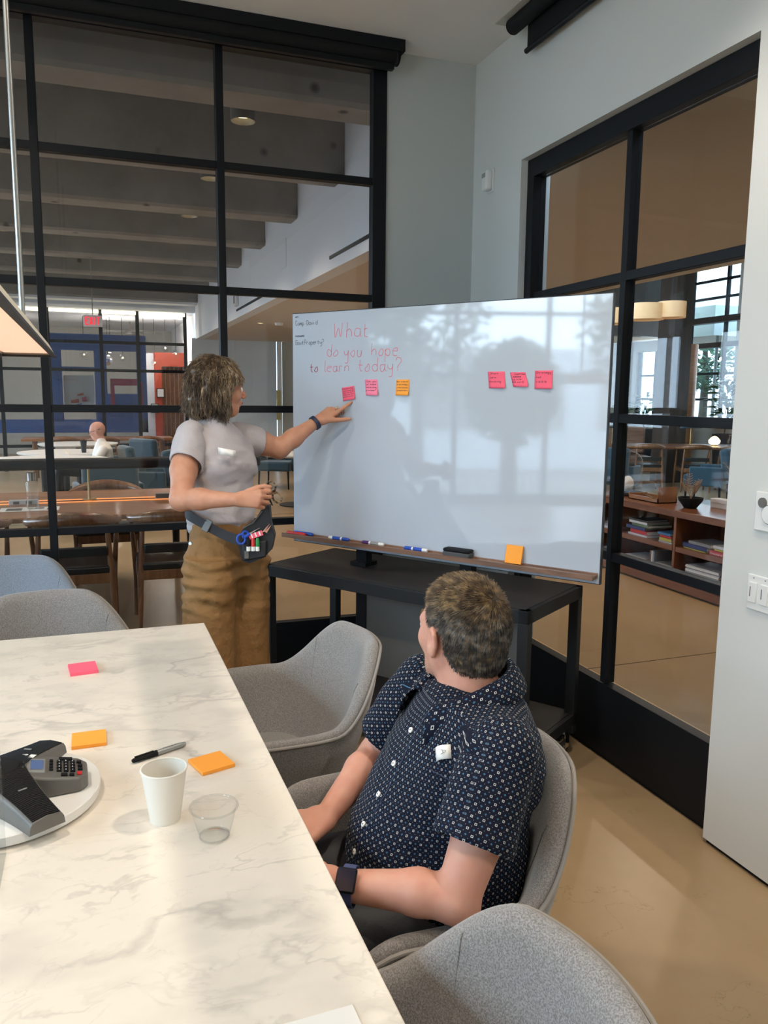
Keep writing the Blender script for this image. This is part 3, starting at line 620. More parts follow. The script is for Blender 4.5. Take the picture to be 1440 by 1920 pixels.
def armchair(label, x, y, rot, group='teal armchairs in the hall'):
    t = thing('armchair', label, 'armchair', (x, y, 0), rot, group)
    build('seat', B((-.29, -.26, .30), (.29, .28, .46)), 'teal', t, bevel=.035)
    c, s = math.cos(-.16), math.sin(-.16); bmx = Matrix(((1, 0, 0), (0, c, -s), (0, s, c)))
    build('backrest', MB().cbox((0, -.30, .62), (.58, .13, .46), bmx), 'teal', t, bevel=.04)
    for sx in (-1, 1): build('armrest', B((sx*.32-.035, -.28, .30), (sx*.32+.035, .18, .58)), 'teal', t, bevel=.02)
    for sx in (-1, 1):
        for sy in (-.25, .24): build('leg', MB().tube([(sx*.26, sy, 0), (sx*.25, sy*.95, .31)], [.012, .018], 8), 'black', t)
    return t
ac = armchair('teal armchair by the marble wall, left of the whiteboard', 2.95, 13.2, 2.6)
for (x, y, r, l) in ((3.85, 13.0, 3.4, 'teal armchair against the marble wall, partly hidden by the whiteboard'), (3.05, 10.3, .5, 'teal armchair nearest to the pedestal table beside the whiteboard'),
    (.17, 11.35, 1.75, 'teal armchair that the seated bald man sits in'), (.72, 10.7, 1.2, 'teal armchair with light blue seat side, right of the bald man'), (.55, 13.0, 2.2, 'teal armchair behind the bald man'),
    (.15, 9.3, .1, 'teal armchair nearest behind the long hall table'), (1.75, 14.6, 2.8, 'teal armchair at the far wooden table')): dup(ac, (x, y, 0), r, l)
ft = thing('long_table', 'far wooden table with chairs in front of the blue reflection panels', 'table', (.35, 15.6, 0))
build('tabletop', B((-1.5, -.4, .71), (1.1, .4, .75)), 'oak', ft, bevel=.005)
for x in (-1.3, .9):
    for y in (-.3, .3): build('leg', MB().tube([(x, y, 0), (x, y, .71)], .03, 8), 'chairw', ft)
for i, x in enumerate((-.45, .2, .95)): dup(wc, (x, 15.05, 0), 0, ('walnut chair at the far wooden table, left one', 'walnut chair at the far wooden table, middle one', 'walnut chair at the far wooden table, right one')[i])
tg = thing('waste_bin', 'dark tapered waste bin on the hall floor', 'bin', (.95, 9.6, 0)); build('body', MB().lathe([(.0, 0), (.12, 0), (.16, .42), (.15, .42), (.11, .02), (0, .02)], 24, close=False), 'grey', tg)
tc_ = thing('travel_cup', 'dark travel cup with lid on the white round table', 'cup', (-.1, 11.75, .741)); build('body', MB().lathe([(0, 0), (.03, 0), (.042, .15), (0, .15)], 20), 'cartm', tc_); build('lid', MB().lathe([(.045, .15), (.045, .165), (.03, .175), (0, .175)], 20), 'blackp', tc_)
mwall = sgroup('wall_marble')
for i in range(2): build('marble_slab', B((2.06+i*.9, 17.3, 0), (2.955+i*.9, 17.4, 2.72)), 'stonew', mwall)
build('glass_edge', B((3.86, 17.25, 0), (3.96, 17.3, 2.72)), 'white', mwall)
struct('wall_hall_end', B((3.98, 17.3, 0), (5.3, 17.5, 2.75)), 'plaster')
dh = thing('door_pull', 'long brass door pull on the marble wall', 'handle', (3.86, 17.2, 1.02)); build('bar', B((-.04, -.04, 0), (.05, 0, .64)), 'brass', dh, bevel=.006)
for z in (.08, .54): build('stand_off', B((-.015, 0, z), (.015, .1, z+.03)), 'brass', dh)
sd = thing('ceiling_detector', 'small round detector and light on the beige hall soffit', 'detector', (2.9, 12.8, 2.66)); build('body', MB().lathe([(0, 0), (.06, .0), (.07, .04), (0, .04)], 20), 'white', sd)
dl2 = thing('recessed_light', 'small recessed light in the beige hall soffit near the marble wall', 'light', (2.62, 12.9, 2.69)); build('trim_ring', MB().lathe([(.04, 0), (.055, -.004), (.055, .01)], 20, close=False), 'white', dl2); build('lens', MB().lathe([(0, .002), (.04, .002)], 20, close=False), 'canglow', dl2)
# hanging glass globes and fan in the far room
gl = None
for k, (x, z, r) in enumerate(((.48, 2.53, .085), (.42, 2.29, .115), (.74, 2.35, .08), (-.07, 2.4, .08), (1.2, 2.45, .08), (1.67, 2.59, .09), (1.9, 2.47, .08), (1.43, 2.26, .08))):
    t = thing('globe_pendant', ('small', 'large', 'small')[k % 3]+' clear glass globe pendant in the far room, '+('above the magenta border', 'lowest over the magenta border', 'right over the magenta border', 'left of the blue post', 'right of the blue reflection panels', 'over the orange wall', 'nearest the marble wall', 'low before the orange wall')[k], 'pendant', (x, 19.0, z), group='glass globe pendants')
    build('globe', MB().lathe([(r*math.sin(a), -r*math.cos(a)) for a in [i*PI/12 for i in range(13)]], 20, close=False), 'chrome' if k == 1 else 'clear', t)
    build('bulb', MB().lathe([(.02*math.sin(a), -.02*math.cos(a)) for a in [i*PI/6 for i in range(7)]], 10, close=False), 'canglow', t); build('cord', MB().tube([(0, 0, r), (0, 0, 3.23-z)], .006, 6), 'black', t)
fn = thing('ceiling_fan', 'ceiling fan with flat blades in the far room', 'fan', (.96, 20.0, 2.98)); build('hub', MB().lathe([(0, -.06), (.1, -.05), (.1, .04), (0, .06)], 20), 'grey', fn); build('down_rod', MB().tube([(0, 0, .05), (0, 0, .25)], .02, 8), 'grey', fn)
for k in range(5): build('blade', MB().cbox((.42*math.cos(k*1.2566), .42*math.sin(k*1.2566), 0), (.62, .12, .012), Matrix.Rotation(k*1.2566, 3, 'Z')), 'grey', fn)
# ================================================================ lounge seen through the interior window
struct('ceiling_5', B((5.25, -2, 4.6), (12.25, 20, 4.75)), 'plaster')
struct('wall_lounge_bulkhead', B((5.25, 14.1, 2.85), (12, 14.3, 4.6)), 'darkwood'); struct('ceiling_6', B((5.25, 14.3, 2.85), (12, 17.3, 2.95)), 'beige')
struct('wall_lounge_far', B((5.25, 17.3, 0), (12.1, 17.5, 4.7)), 'plaster')
ww = sgroup('wall_lounge_windows')
for (y0, y1, z0, z1) in ((15.62, 17.3, 0, 4.6), (-2, 15.62, 0, .98), (14.0, 14.5, .98, 4.6), (-2, 14.0, 4.35, 4.6), (14.5, 15.62, 2.62, 4.6), (12.45, 12.6, .98, 4.35), (-2, 11.9, .98, 4.6)): build('panel', B((12, y0, z0), (12.18, y1, z1)), 'plaster', ww)
build('lintel', B((11.95, 6, 3.10), (12.15, 14.05, 3.22)), 'darkwood', ww); build('lintel', B((11.95, 6, 2.6), (12.15, 14.05, 2.7)), 'darkwood', ww)
w5 = sgroup('window_5')
for y in (6.9, 7.8, 8.7, 9.6, 10.5, 11.4, 12.3, 12.95, 13.93, 15.0, 15.58): build('mullion', B((12.03, y-.03, .98), (12.09, y+.03, 4.35 if y < 14 else 2.62)), 'black', w5)
for z in (1.55, 2.08, 3.6, 3.95): build('transom', B((12.035, 6, z-.025), (12.085, 14.0 if z > 3 else 15.6, z+.025)), 'black', w5)
M['tinted'] = glass('tinted_glass', (.66, .74, .76)); build('pane', B((12.055, 11.9, .98), (12.062, 15.6, 4.35)), 'tinted', w5, smooth=False)
# outside
fa = thing('building', 'pale building with a red band outside the lounge windows', 'building', (17.5, 10, 0))
build('facade', B((0, -8, 0), (1, 7.6, 5.2)), 'wallw', fa); build('red_band', B((-.06, -6, 2.15), (0, 6.2, 2.7)), 'redor', fa); build('pink_wall', B((-.05, -6, .5), (0, 6.2, 2.1)), 'pinkl', fa)
for i in range(9): f_ = build('window', B((-.1, -5.6+i*1.45, 3.4), (-.02, -4.6+i*1.45, 4.8)), 'teal', fa); 
for i in range(8): build('window', B((-.1, -5.0+i*1.45, .9), (-.055, -4.4+i*1.45, 1.9)), 'greyl', fa)
for i in range(6): build('pipe', MB().tube([(-.2, -3+i*1.7, 0), (-.2, -3+i*1.7, 5.2)], .07, 8), 'white', fa)
um = thing('parasol', 'large white parasol standing in for a parasol reflection in the lounge window', 'umbrella', (14.2, 15.5, 0))  # solid canopy added in place of a reflection in the glass
cn = MB(); cn.add([(0, 0, 4.5), (-1.3, -1.3, 3.6), (1.3, -1.3, 3.6), (1.3, 1.3, 3.6), (-1.3, 1.3, 3.6), (-1.3, -1.3, 2.95), (1.3, -1.3, 2.95), (1.3, 1.3, 2.95), (-1.3, 1.3, 2.95)], [(0, 1, 2), (0, 2, 3), (0, 3, 4), (0, 4, 1), (1, 5, 6, 2), (2, 6, 7, 3), (3, 7, 8, 4), (4, 8, 5, 1)])
build('canopy', cn, 'paper', um, smooth=False); build('pole', MB().tube([(0, 0, 0), (0, 0, 3.95)], .04, 10), 'greyl', um); build('base', B((-.35, -.35, 0), (.35, .35, .1)), 'cartm', um)
def tree(label, x, y, h, r, seed, group, n=1500):
    rnd = random.Random(seed); t = thing('tree', label, 'tree', (x, y, 0), 0, group); tr = MB().tube([(0, 0, 0), (.05, .02, h*.5), (0, .1, h*.9)], [.14, .1, .03], 8)
    for k in range(7): a = rnd.uniform(0, 6.28); z = h*rnd.uniform(.4, .8); tr.tube([(0, 0, z), (r*.7*math.cos(a), r*.7*math.sin(a), z+h*.15)], [.05, .01], 5)
    build('trunk', tr, 'bark', t); mb = MB()
    for k in range(n):
        d = Vector((rnd.gauss(0, 1), rnd.gauss(0, 1), rnd.gauss(0, 1))).normalized()*r*rnd.uniform(.35, 1)**.6; c = Vector((d.x, d.y, h*.72+d.z*.9*h/(3.2*r) if False else h*.68+d.z*1.15)); s = rnd.uniform(.06, .12)
        u = Vector((rnd.gauss(0, 1), rnd.gauss(0, 1), rnd.gauss(0, .6))).normalized(); v_ = u.orthogonal().normalized()
        mb.add([c-u*s, c+v_*s*.5, c+u*s, c-v_*s*.5], [(0, 1, 2, 3)])
    f = build('foliage', mb, 'green', t, smooth=False); f['kind'] = 'stuff'
for k, (x, y, h, r) in enumerate(((13.2, 12.9, 4.2, .6), (16.4, 18.3, 4.2, 1.0), (14.3, 8.8, 4.8, 1.3))): tree(('leafy tree right outside the lounge window by the wall edge', 'leafy tree behind the white parasol', 'leafy tree outside the lounge windows, nearer side')[k], x, y, h, r, k, 'trees outside the lounge')
for k, (x, y, h, r) in enumerate(((-6.3, 3.6, 3.6, 1.0), (-6.6, -.6, 3.8, 1.1), (-6.2, 1.5, 2.4, .65), (-9.6, 2.6, 4.2, 1.3))): tree(('leafy tree outside the left room window, first', 'leafy tree outside the left room window, toward the back of the room', 'small leafy tree outside the left room window', 'tall leafy tree farther out beyond the left window')[k], x, y, h, r, 20+k, 'trees outside the left window', 1500)
lb = thing('building', 'white building with grey windows outside the left room window', 'building', (-12.5, 1, 0)); build('facade', B((-1, -9, 0), (0, 9, 2.6)), 'wallw', lb)
for i in range(8): build('window', B((-.02, -7.4+i*1.9, .9), (.06, -6.3+i*1.9, 2.1)), 'greyl', lb)
struct('ground_left', B((-30, -15, -.2), (-6, 30, -.02)), 'conc'); struct('ground_right', B((14.4, -10, -.2), (30, 30, -.02)), 'conc')
hl = sgroup('wall_hall_left')
build('sill_wall', B((-4.4, YW+.12, 0), (-4.3, 17.3, 1.1)), 'wallw', hl); build('head_wall', B((-4.4, YW+.12, 2.5), (-4.3, 17.3, 4)), 'wallw', hl)
for i in range(14): build('mullion', B((-4.38, 4.2+i, 1.1), (-4.32, 4.26+i, 2.5)), 'black', hl)
# columns
co = struct('pillar', B((10.05, 12.05, 0), (10.45, 12.5, 4.6)), 'darkwood'); struct('pillar', MB().tube([(11.1, 12.9, 0), (11.1, 12.9, 2.62)], .2, 28), 'oak')
# drum lamps
for k, (x, y, r) in enumerate(((6.35, 8.80, .2), (6.5, 8.34, .22), (6.75, 8.17, .17))):
    t = thing('drum_pendant', ('wide fabric drum pendant, left one of the glowing cluster', 'wide fabric drum pendant, middle of the glowing cluster', 'smaller fabric drum pendant at the right of the cluster')[k], 'lamp', (x, y, 2.5+(.02*k)), group='drum pendants in the lounge')
    build('lamp_shade', MB().lathe([(r, .0), (r, .19)], 32, close=False), 'shade', t); build('diffuser', MB().lathe([(0, .01), (r*.98, .01)], 32, close=False), 'shade', t); build('cord', MB().tube([(0, 0, .1), (0, 0, 2.1)], .006, 6), 'black', t); build('spreader', MB().cbox((0, 0, .17), (2*r, .01, .01)), 'black', t)
# console
cs = thing('bookcase', 'low walnut bookcase with open bays of books and magazines', 'bookcase', (4.4, 5.13, 0))
Y0, Y1 = -1.35, 1.55
build('top_board', B((-.01, Y0-.02, .61), (.50, Y1+.02, .665)), 'console', cs, bevel=.003); build('bottom_board', B((0, Y0, .06), (.48, Y1, .10)), 'console', cs); build('plinth', B((.05, Y0+.03, 0), (.45, Y1-.03, .06)), 'walnut', cs)
build('back_panel', B((.46, Y0, .06), (.48, Y1, .61)), 'console', cs); build('front_rail', B((-.005, Y0, .02), (.02, Y1, .075)), 'console', cs)
for k, y in enumerate((Y0+.014, -.77, 0, .77, Y1-.014)): build('divider', B((0, y-.014, .10), (.46, y+.014, .61)), 'console', cs, bevel=.002)
for (a, b) in ((Y0+.03, -.79), (-.75, -.02), (.02, .75), (.79, Y1-.03)): build('shelf', B((0, a, .33), (.46, b, .372)), 'console', cs, bevel=.002)
def bmat(n, c): M[n] = mat(n, c, .45); return n
bc = {n: bmat('cover_'+n, c) for n, c in dict(white=(.62, .64, .66), red=(.50, .03, .04), navy=(.03, .05, .16), green=(.10, .16, .08), black=(.03, .03, .035), yellow=(.5, .42, .08), blue=(.05, .18, .38), brown=(.18, .08, .04), grey=(.25, .26, .28), pink=(.5, .12, .2)).items()}
def stack(y, z, items, where, L=.24, x=.03):
    for k, (c, th_, wd, dy) in enumerate(items):
        pos = ('lowest', 'second lowest', 'third lowest', 'fourth lowest', 'fifth lowest', 'topmost')[k if k < len(items)-1 else 5]
        b = thing('book', f'{c} book lying flat, {pos} in the stack {where}', 'book', (4.4+x, 5.13+y+dy, z+.0005), random.uniform(-.06, .06), 'books in the walnut bookcase')
        cv = MB().box((0, -wd/2, 0), (L, wd/2, .003)).box((0, -wd/2, th_-.003), (L, wd/2, th_)).box((0, -wd/2, 0), (.003, wd/2, th_))
        build('cover', cv, bc[c], b, smooth=False); build('page_block', B((.004, -wd/2+.003, .003), (L-.004, wd/2-.003, th_-.003)), 'paper', b, smooth=False)
        if c == 'red' and y < 0:
            tx = 'Checkers!'
            mb, w_ = lettering(tx, .014, .0028, (-.0006, wd/2-.012, .008), (0, -1, 0), (0, 0, 1)); build('spine_title', mb, 'paper', b, smooth=False)
        z += th_+.0006
stack(.50, .372, [('white', .018, .26, .0), ('red', .034, .23, -.01), ('navy', .03, .25, .03), ('green', .022, .24, -.03), ('white', .022, .24, 0), ('black', .016, .23, .02)], 'on the upper left shelf')
stack(.14, .372, [('white', .012, .17, 0), ('yellow', .028, .15, 0), ('red', .02, .15, 0), ('blue', .02, .16, .02)], 'by the divider, upper left shelf')
stack(-.20, .372, [('yellow', .010, .26, 0), ('navy', .034, .28, 0), ('grey', .024, .24, -.05)], 'left on the upper right shelf')
stack(-.50, .372, [('red', .036, .26, 0), ('yellow', .016, .22, -.02), ('white', .024, .24, -.02)], 'right on the upper right shelf')
stack(1.0, .372, [('white', .02, .22, 0), ('grey', .02, .2, 0)], 'on the shelf behind the mullion'); stack(1.05, .10, [('navy', .03, .24, 0), ('white', .02, .22, 0)], 'in the lower bay behind the mullion')
def mags(y, n, wd, where):
    z = .1005
    for k in range(n):
        m_ = B((0, -wd/2, 0), (.25, wd/2, .0085)); o = build('magazine', m_, ('paper', bc['white'], bc['grey'])[k % 3], smooth=False) ; o.location = (4.43, 5.13+y+random.uniform(-.008, .008), z); o.rotation_euler = (0, 0, random.uniform(-.02, .02)); z += .0105
        ordn = ['topmost', 'second from top', 'third from top', 'fourth from top', 'fifth from top', 'sixth from top', 'seventh from top', 'eighth from top', 'ninth from top', 'tenth from top', 'eleventh from top', 'twelfth from top', 'thirteenth from top', 'lowest']; tag(o, 'pale magazine, '+(ordn[n-1-k] if k else 'lowest')+' of the stack '+where, 'magazine', 'magazines stacked '+where)
mags(.53, 8, .27, 'in the lower left bay'); mags(.15, 9, .2, 'beside the middle divider, lower bay'); mags(-.30, 14, .36, 'in the lower right bay')
for k in range(3):
    o = build('book', B((0, -.009, 0), (.2, .009, .17)), (bc['brown'], bc['white'], bc['grey'])[k], bevel=.002); o.location = (4.45, 5.13+.34-k*.021, .1005); tag(o, ('brown', 'white', 'grey')[k]+' book standing upright in the lower left bay', 'book', 'books in the walnut bookcase')
mb = mat('curl', (.3, .2, .1))
cl = thing('glass_cloche', 'glass dome cloche on a dark base at the left of the bookcase top', 'display dome', (4.68, 6.13, .665))
build('base', MB().lathe([(0, 0), (.155, 0), (.16, .012), (.15, .028), (0, .028)], 32), 'blackp', cl); pr = [(.13, .03)]+[(.13, .03+.26*i/4) for i in range(1, 5)]+[(.13*math.cos(a), .29+.12*math.sin(a)) for a in [i*PI/16 for i in range(1, 9)]]
build('dome', MB().lathe(pr, 36, close=False), 'plastic', cl)
eg = build('ostrich_egg', MB().lathe([(.055*math.sin(a), .075-.075*math.cos(a)) for a in [i*PI/14 for i in range(15)]], 24, close=False), 'paper'); eg.location = (4.66, 6.10, .694); tag(eg, 'cream egg standing under the glass dome', 'egg')
rg = build('ring', MB().tube([(.05*math.cos(a), .05*math.sin(a), .006) for a in [k*PI/12 for k in range(24)]], .006, 8, closed=True), 'white'); rg.location = (4.66, 6.21, .694); tag(rg, 'flat white ring beside the egg under the dome', 'ornament')
wt = thing('wooden_tray', 'low wooden box tray on the bookcase beside the glass dome', 'tray', (4.62, 5.70, .666)); build('bottom', B((-.1, -.2, 0), (.1, .2, .008)), 'walnut', wt)
for (a, b) in (((-.1, -.2, 0), (-.09, .2, .04)), ((.09, -.2, 0), (.1, .2, .04)), ((-.1, .19, 0), (.1, .2, .05)), ((-.1, -.2, 0), (.1, -.19, .14))): build('side', B(a, b), 'oak', wt)
wt2 = thing('metal_rod', 'thin metal rod lying on the wooden tray', 'rod', (4.6, 5.7, .71)); build('bar', MB().tube([(-.1, -.17, 0), (.06, .17, .0)], .006, 8), 'brass', wt2)
def dried(label, x, y, z, bowl, n, cat='plant', h=.2, m='tan'):
    t = thing('dried_flowers', label, cat, (x, y, z)); rnd = random.Random(n)
    if bowl: build('bowl', MB().lathe([(0, 0), (.05, .0), (.095, .06), (.1, .085), (.09, .085), (.08, .06), (0, .02)], 28, close=False), 'blackp', t)
    else: build('vase', MB().lathe([(0, 0), (.05, .0), (.085, .05), (.08, .12), (.04, .16), (.045, .17), (.03, .17), (0, .1)], 28, close=False), 'paper', t)
    z0 = .07 if bowl else .15
    for k in range(n):
        a = rnd.uniform(0, 6.28); l = h*rnd.uniform(.5, 1.1); e = Vector((math.cos(a)*l*.6, math.sin(a)*l*.8, l)); mb = MB().tube([(0, 0, z0), (e.x*.4, e.y*.4, z0+e.z*.6), (e.x, e.y, z0+e.z)], [.002, .0015, .001], 4)
        for q in range(7):
            f = .4+q*.09; c = Vector((e.x*f, e.y*f, z0+e.z*f)); s = .018
            for sg in (-1, 1): d = Vector((-math.sin(a)*sg, math.cos(a)*sg, .5)).normalized(); mb.add([c, c+d*s+Vector((0, 0, .004)), c+d*s*1.8, c+d*s-Vector((0, 0, .004))], [(0, 1, 2, 3)])
        build('frond', mb, m, t, smooth=False)
dried('black bowl of dried flowers on the bookcase', 4.62, 5.22, .666, True, 9); dried('white vase of golden dried fern at the right end of the bookcase', 4.62, 4.66, .666, False, 12, h=.26)
gb = thing('card_box', 'pale blue card box behind the bowl of dried flowers', 'box', (4.86, 5.0, .666)); build('body', B((-.05, -.2, 0), (.04, .2, .06)), bc['white'], gb, bevel=.002); build('lid', B((-.052, -.202, .045), (.042, .202, .075)), 'wallw', gb)
# lounge tables, chairs, plants
lt = thing('long_table', 'long polished walnut lounge table under the far windows', 'table', (9.55, 11.5, 0), -.37)
build('tabletop', B((-1.7, -.5, .70), (1.7, .5, .745)), 'console', lt, bevel=.01)
for x in (-1.4, 1.4):
    for y in (-.35, .35): build('leg', MB().tube([(x, y, 0), (x, y, .7)], .035, 10), 'walnut', lt)
for k, (x, y, r) in enumerate(((8.2, 11.45, -.3), (8.9, 11.2, -.4), (9.6, 10.85, -.45), (10.3, 10.6, -.4))): dup(wc, (x, y, 0), r, ('walnut chair at the lounge table, first from the left', 'walnut chair at the lounge table, second from the left', 'walnut chair at the lounge table, third from the left', 'walnut chair at the lounge table, rightmost')[k], 'walnut chairs at the lounge table')
for k, (x, y, r) in enumerate(((8.6, 9.4, .6), (9.8, 9.0, 1.0), (7.3, 9.9, -.9))): dup(ac, (x, y, 0), r, ('teal armchair in the lounge behind the bowl of flowers', 'teal armchair at the right of the lounge view', 'teal armchair in the lounge near the bookcase')[k], 'teal armchairs in the lounge')
ct = thing('coffee_table', 'low dark coffee table behind the bookcase', 'table', (6.0, 6.9, 0), -.3); build('tabletop', B((-.6, -.4, .38), (.6, .4, .42)), 'leather', ct, bevel=.004)
for x in (-.5, .5):
    for y in (-.3, .3): build('leg', B((x-.02, y-.02, 0), (x+.02, y+.02, .38)), 'black', ct)
sf = thing('sofa', 'dark brown sofa along the far side of the lounge table', 'sofa', (9.6, 13.15, 0), -.37); build('seat', B((-1.0, -.4, .15), (.75, .4, .45)), 'redor' if False else 'walnut', sf, bevel=.05); build('backrest', B((-1.0, .25, .45), (.75, .5, 1.0)), 'walnut', sf, bevel=.05)
for k, (x, y, l) in enumerate(((8.6, 11.75, 'left end'), (9.95, 11.35, 'right half'))):
    t = thing('desk_lamp', 'slim lamp with a flat green shade standing on the '+l+' of the lounge table', 'lamp', (x, y, .746)); build('base', MB().lathe([(0, 0), (.06, 0), (.06, .012), (0, .014)], 16), 'brass', t); build('stem', MB().tube([(0, 0, 0), (0, 0, .3)], .008, 8), 'brass', t); build('lamp_shade', B((-.2, -.06, .30), (.2, .06, .33)), 'teal', t, bevel=.01)
gw = thing('table_lamp', 'small glowing shell table lamp on the lounge table', 'lamp', (10.35, 11.2, .746)); build('shell', MB().lathe([(.02, 0), (.09, .04), (.10, .09), (.05, .15), (0, .17)], 18), 'canglow', gw); build('base', MB().lathe([(.05, 0), (.05, .02), (0, .02)], 16), 'brass', gw)
vs = thing('glass_jug', 'clear glass jug beside the glowing lamp', 'jug', (10.62, 11.1, .746)); build('body', MB().lathe([(.05, 0), (.07, .08), (.04, .16), (.05, .19)], 20, close=False), 'plastic', vs); build('handle', MB().tube([(.06, 0, .05), (.11, 0, .08), (.1, 0, .14), (.04, 0, .16)], .007, 6), 'plastic', vs)
def plant(label, x, y, z, h, n, seed, curl=.5, wd=.035):
    rnd = random.Random(seed); t = thing('potted_plant', label, 'plant', (x, y, 0), group='plants before the lounge windows')
    build('pot', MB().lathe([(0, 0), (.16, 0), (.22, z), (.2, z), (.15, .1)], 20, close=False), 'cartm', t); mb = MB(); st = MB()
    for k in range(6): a = rnd.uniform(0, 6.28); st.tube([(0, 0, z-.1), (.05*math.cos(a), .05*math.sin(a), z+h*.4), (.12*math.cos(a), .12*math.sin(a), z+h*.7)], [.01, .006, .003], 5)
    for k in range(n):
        a = rnd.uniform(0, 6.28); b = rnd.uniform(.1, 1)*h*.7; L = rnd.uniform(.3, .6)*h*.7; d = Vector((math.cos(a), math.sin(a), 0)); up = rnd.uniform(.1, .8)
        p = [d*(.05)+Vector((0, 0, z+b)), d*(.05+L*.5)+Vector((0, 0, z+b+L*.5*up)), d*(.05+L*.95)+Vector((0, 0, z+b+L*(up*.5-.2*curl)))]; s = Vector((-d.y, d.x, 0))*wd
        mb.add([p[0], p[1]+s, p[2], p[1]-s], [(0, 1, 2, 3)])
    build('stem', st, 'bark', t); f = build('foliage', mb, 'green', t, smooth=False); f['kind'] = 'stuff'
plant('spiky leafed potted plant before the left lounge window', 11.5, 14.6, .9, 1.0, 70, 3); plant('bushy potted plant before the right lounge window', 11.5, 13.55, .9, .95, 110, 4, wd=.05); plant('tall potted plant at the edge of the right lounge window', 11.5, 12.2, .9, 1.35, 90, 5, wd=.055)
plant('low spiky potted plant under the left lounge window', 11.5, 15.35, .9, .7, 60, 8)
# ================================================================ meeting table, chairs
tb = thing('meeting_table', 'white marble topped meeting table', 'table', (-.42, 1.6, 0))
build('tabletop', B((-.78, -1.25, .715), (.775, 1.215, .74)), 'marble', tb, bevel=.0025)
build('apron', B((-.68, -1.15, .66), (.675, 1.115, .715)), 'blackp', tb)
for x in (-.5, .5):
    for y in (-.95, .9): build('leg', B((x-.035, y-.035, 0), (x+.035, y+.035, .66)), 'black', tb, bevel=.004)
def shell_chair(label, loc, rot, m='chair', sc=1.0):
    """faces local +y"""
    t = thing('tub_chair', label, 'chair', loc, rot, 'upholstered tub chairs round the meeting table')
    nu = 72; V = []; nP = None; hem = []; rim = []
    def rimh(an):
        a = abs(an); k = min(max((a-.42)/(1.30-.42), 0), 1); k = k*k*(3-2*k); return .83-.175*k
    for i in range(nu+1):
        u = i/nu*2-1; au = abs(u); sg = 1 if u >= 0 else -1
        if au < .64: an = u/.64*PI/2; c = Vector((.315*math.sin(an), -.29*math.cos(an), 0)); o = Vector((math.sin(an)*.9, -math.cos(an), 0)).normalized(); h = rimh(an); v = 0
        else: v = (au-.64)/.36; c = Vector((sg*(.315-.025*v*v), .27*v, 0)); o = Vector((sg, .1*v, 0)).normalized(); h = .655
        an_ = min(au/.64, 1)*PI/2; tipk = 0
        if v > .55: q = (v-.55)/.45; tipk = 1-math.sqrt(max(0, 1-q*q)); h -= .13*tipk
        th = .05*(1-.55*tipk); zb = .30; hi = .40
        back = max(0, math.cos(min(au/.64, 1)*PI/2)); lean = .05+.06*back
        def P(z, off, s=1.0):
            f = (z-zb)/(h-zb); f = min(max(f, 0), 1.1); taper = -(1-f)**1.3*(.105)+.018*math.sin(f*PI)*1.0
            return c*s+o*(off+taper+lean*(f-.8)*.6)+Vector((0, 0, z))
        prof = [P(hi-.02, -th-.03), P(hi+.05, -th-.012), P(.55*h+.45*hi, -th-.006), P(.8*h+.2*hi, -th), P(h-.035, -th+.003), P(h-.012, -th*.80), P(h, -th*.45), P(h-.004, -th*.14), P(h-.018, 0), P(h-.05, .004), P(.75*h+.25*zb, .006), P(.45*h+.55*zb, .004), P(.2*h+.8*zb, 0), P(zb, -.015), P(zb+.02, -th*.8)]
        V.append(prof); rim.append(P(h-.016, .003))
    n = len(V[0]); mb = MB(); mb.v = [p for r in V for p in r]
    for i in range(nu):
        for j in range(n): mb.f.append((i*n+j, (i+1)*n+j, (i+1)*n+(j+1) % n, i*n+(j+1) % n))
    mb.f.append(tuple(range(n))); mb.f.append(tuple(nu*n+j for j in range(n-1, -1, -1)))
    sh = build('shell', mb, m, t, ang=80); sb = sh.modifiers.new('sub', 'SUBSURF'); sb.levels = 1; sb.render_levels = 1
    build('piping', MB().tube(rim, .0045, 8), 'pipe', sh)
    for q in (int(nu*.335), int(nu*.665)): build('seam', MB().tube([V[q][j]+Vector((0, 0, .001)) for j in range(1, 6)], .0014, 6), m, sh)
    out = [(.262*math.copysign(abs(math.cos(a))**.75, math.cos(a)), .02+.235*math.copysign(abs(math.sin(a))**.75, math.sin(a))) for a in [k*2*PI/40 for k in range(40)]]
    cu = build('seat', MB().prism(out, .36, .455), m, t, bevel=.03, seg=4)
    build('base_shell', MB().lathe([(.0, .28), (.18, .29), (.23, .33), (.235, .37), (0, .37)], 32), m, t)
    for sx in (-1, 1):
        for sy in (-1, 1): build('leg', MB().tube([(sx*.15, sy*.13, .30), (sx*.25, sy*.23, 0)], [.016, .010], 10), 'cartm', t)
    return t
CH = shell_chair('grey tub chair nearest the camera at the bottom right', (.305, .765, 0), PI/2+.04)
dup(CH, (.61, 1.425, 0), PI/2+.02, 'grey tub chair that the seated man in the printed shirt sits in')
dup(CH, (.495, 2.25, 0), PI/2+.05, 'empty grey tub chair between the seated man and the standing woman')
dup(CH, (-.17, 2.84, 0), PI+.04, 'grey tub chair at the far end of the marble table')
shell_chair('blue-grey tub chair pushed against the hall glazing at the left', (-.38, 3.58, 0), PI-.1, 'chairb')
# ================================================================ whiteboard on its cart
ct = thing('rolling_cart', 'black steel rolling cart that carries the whiteboard', 'cart', (1.335, 3.21, 0), math.radians(-56.0))
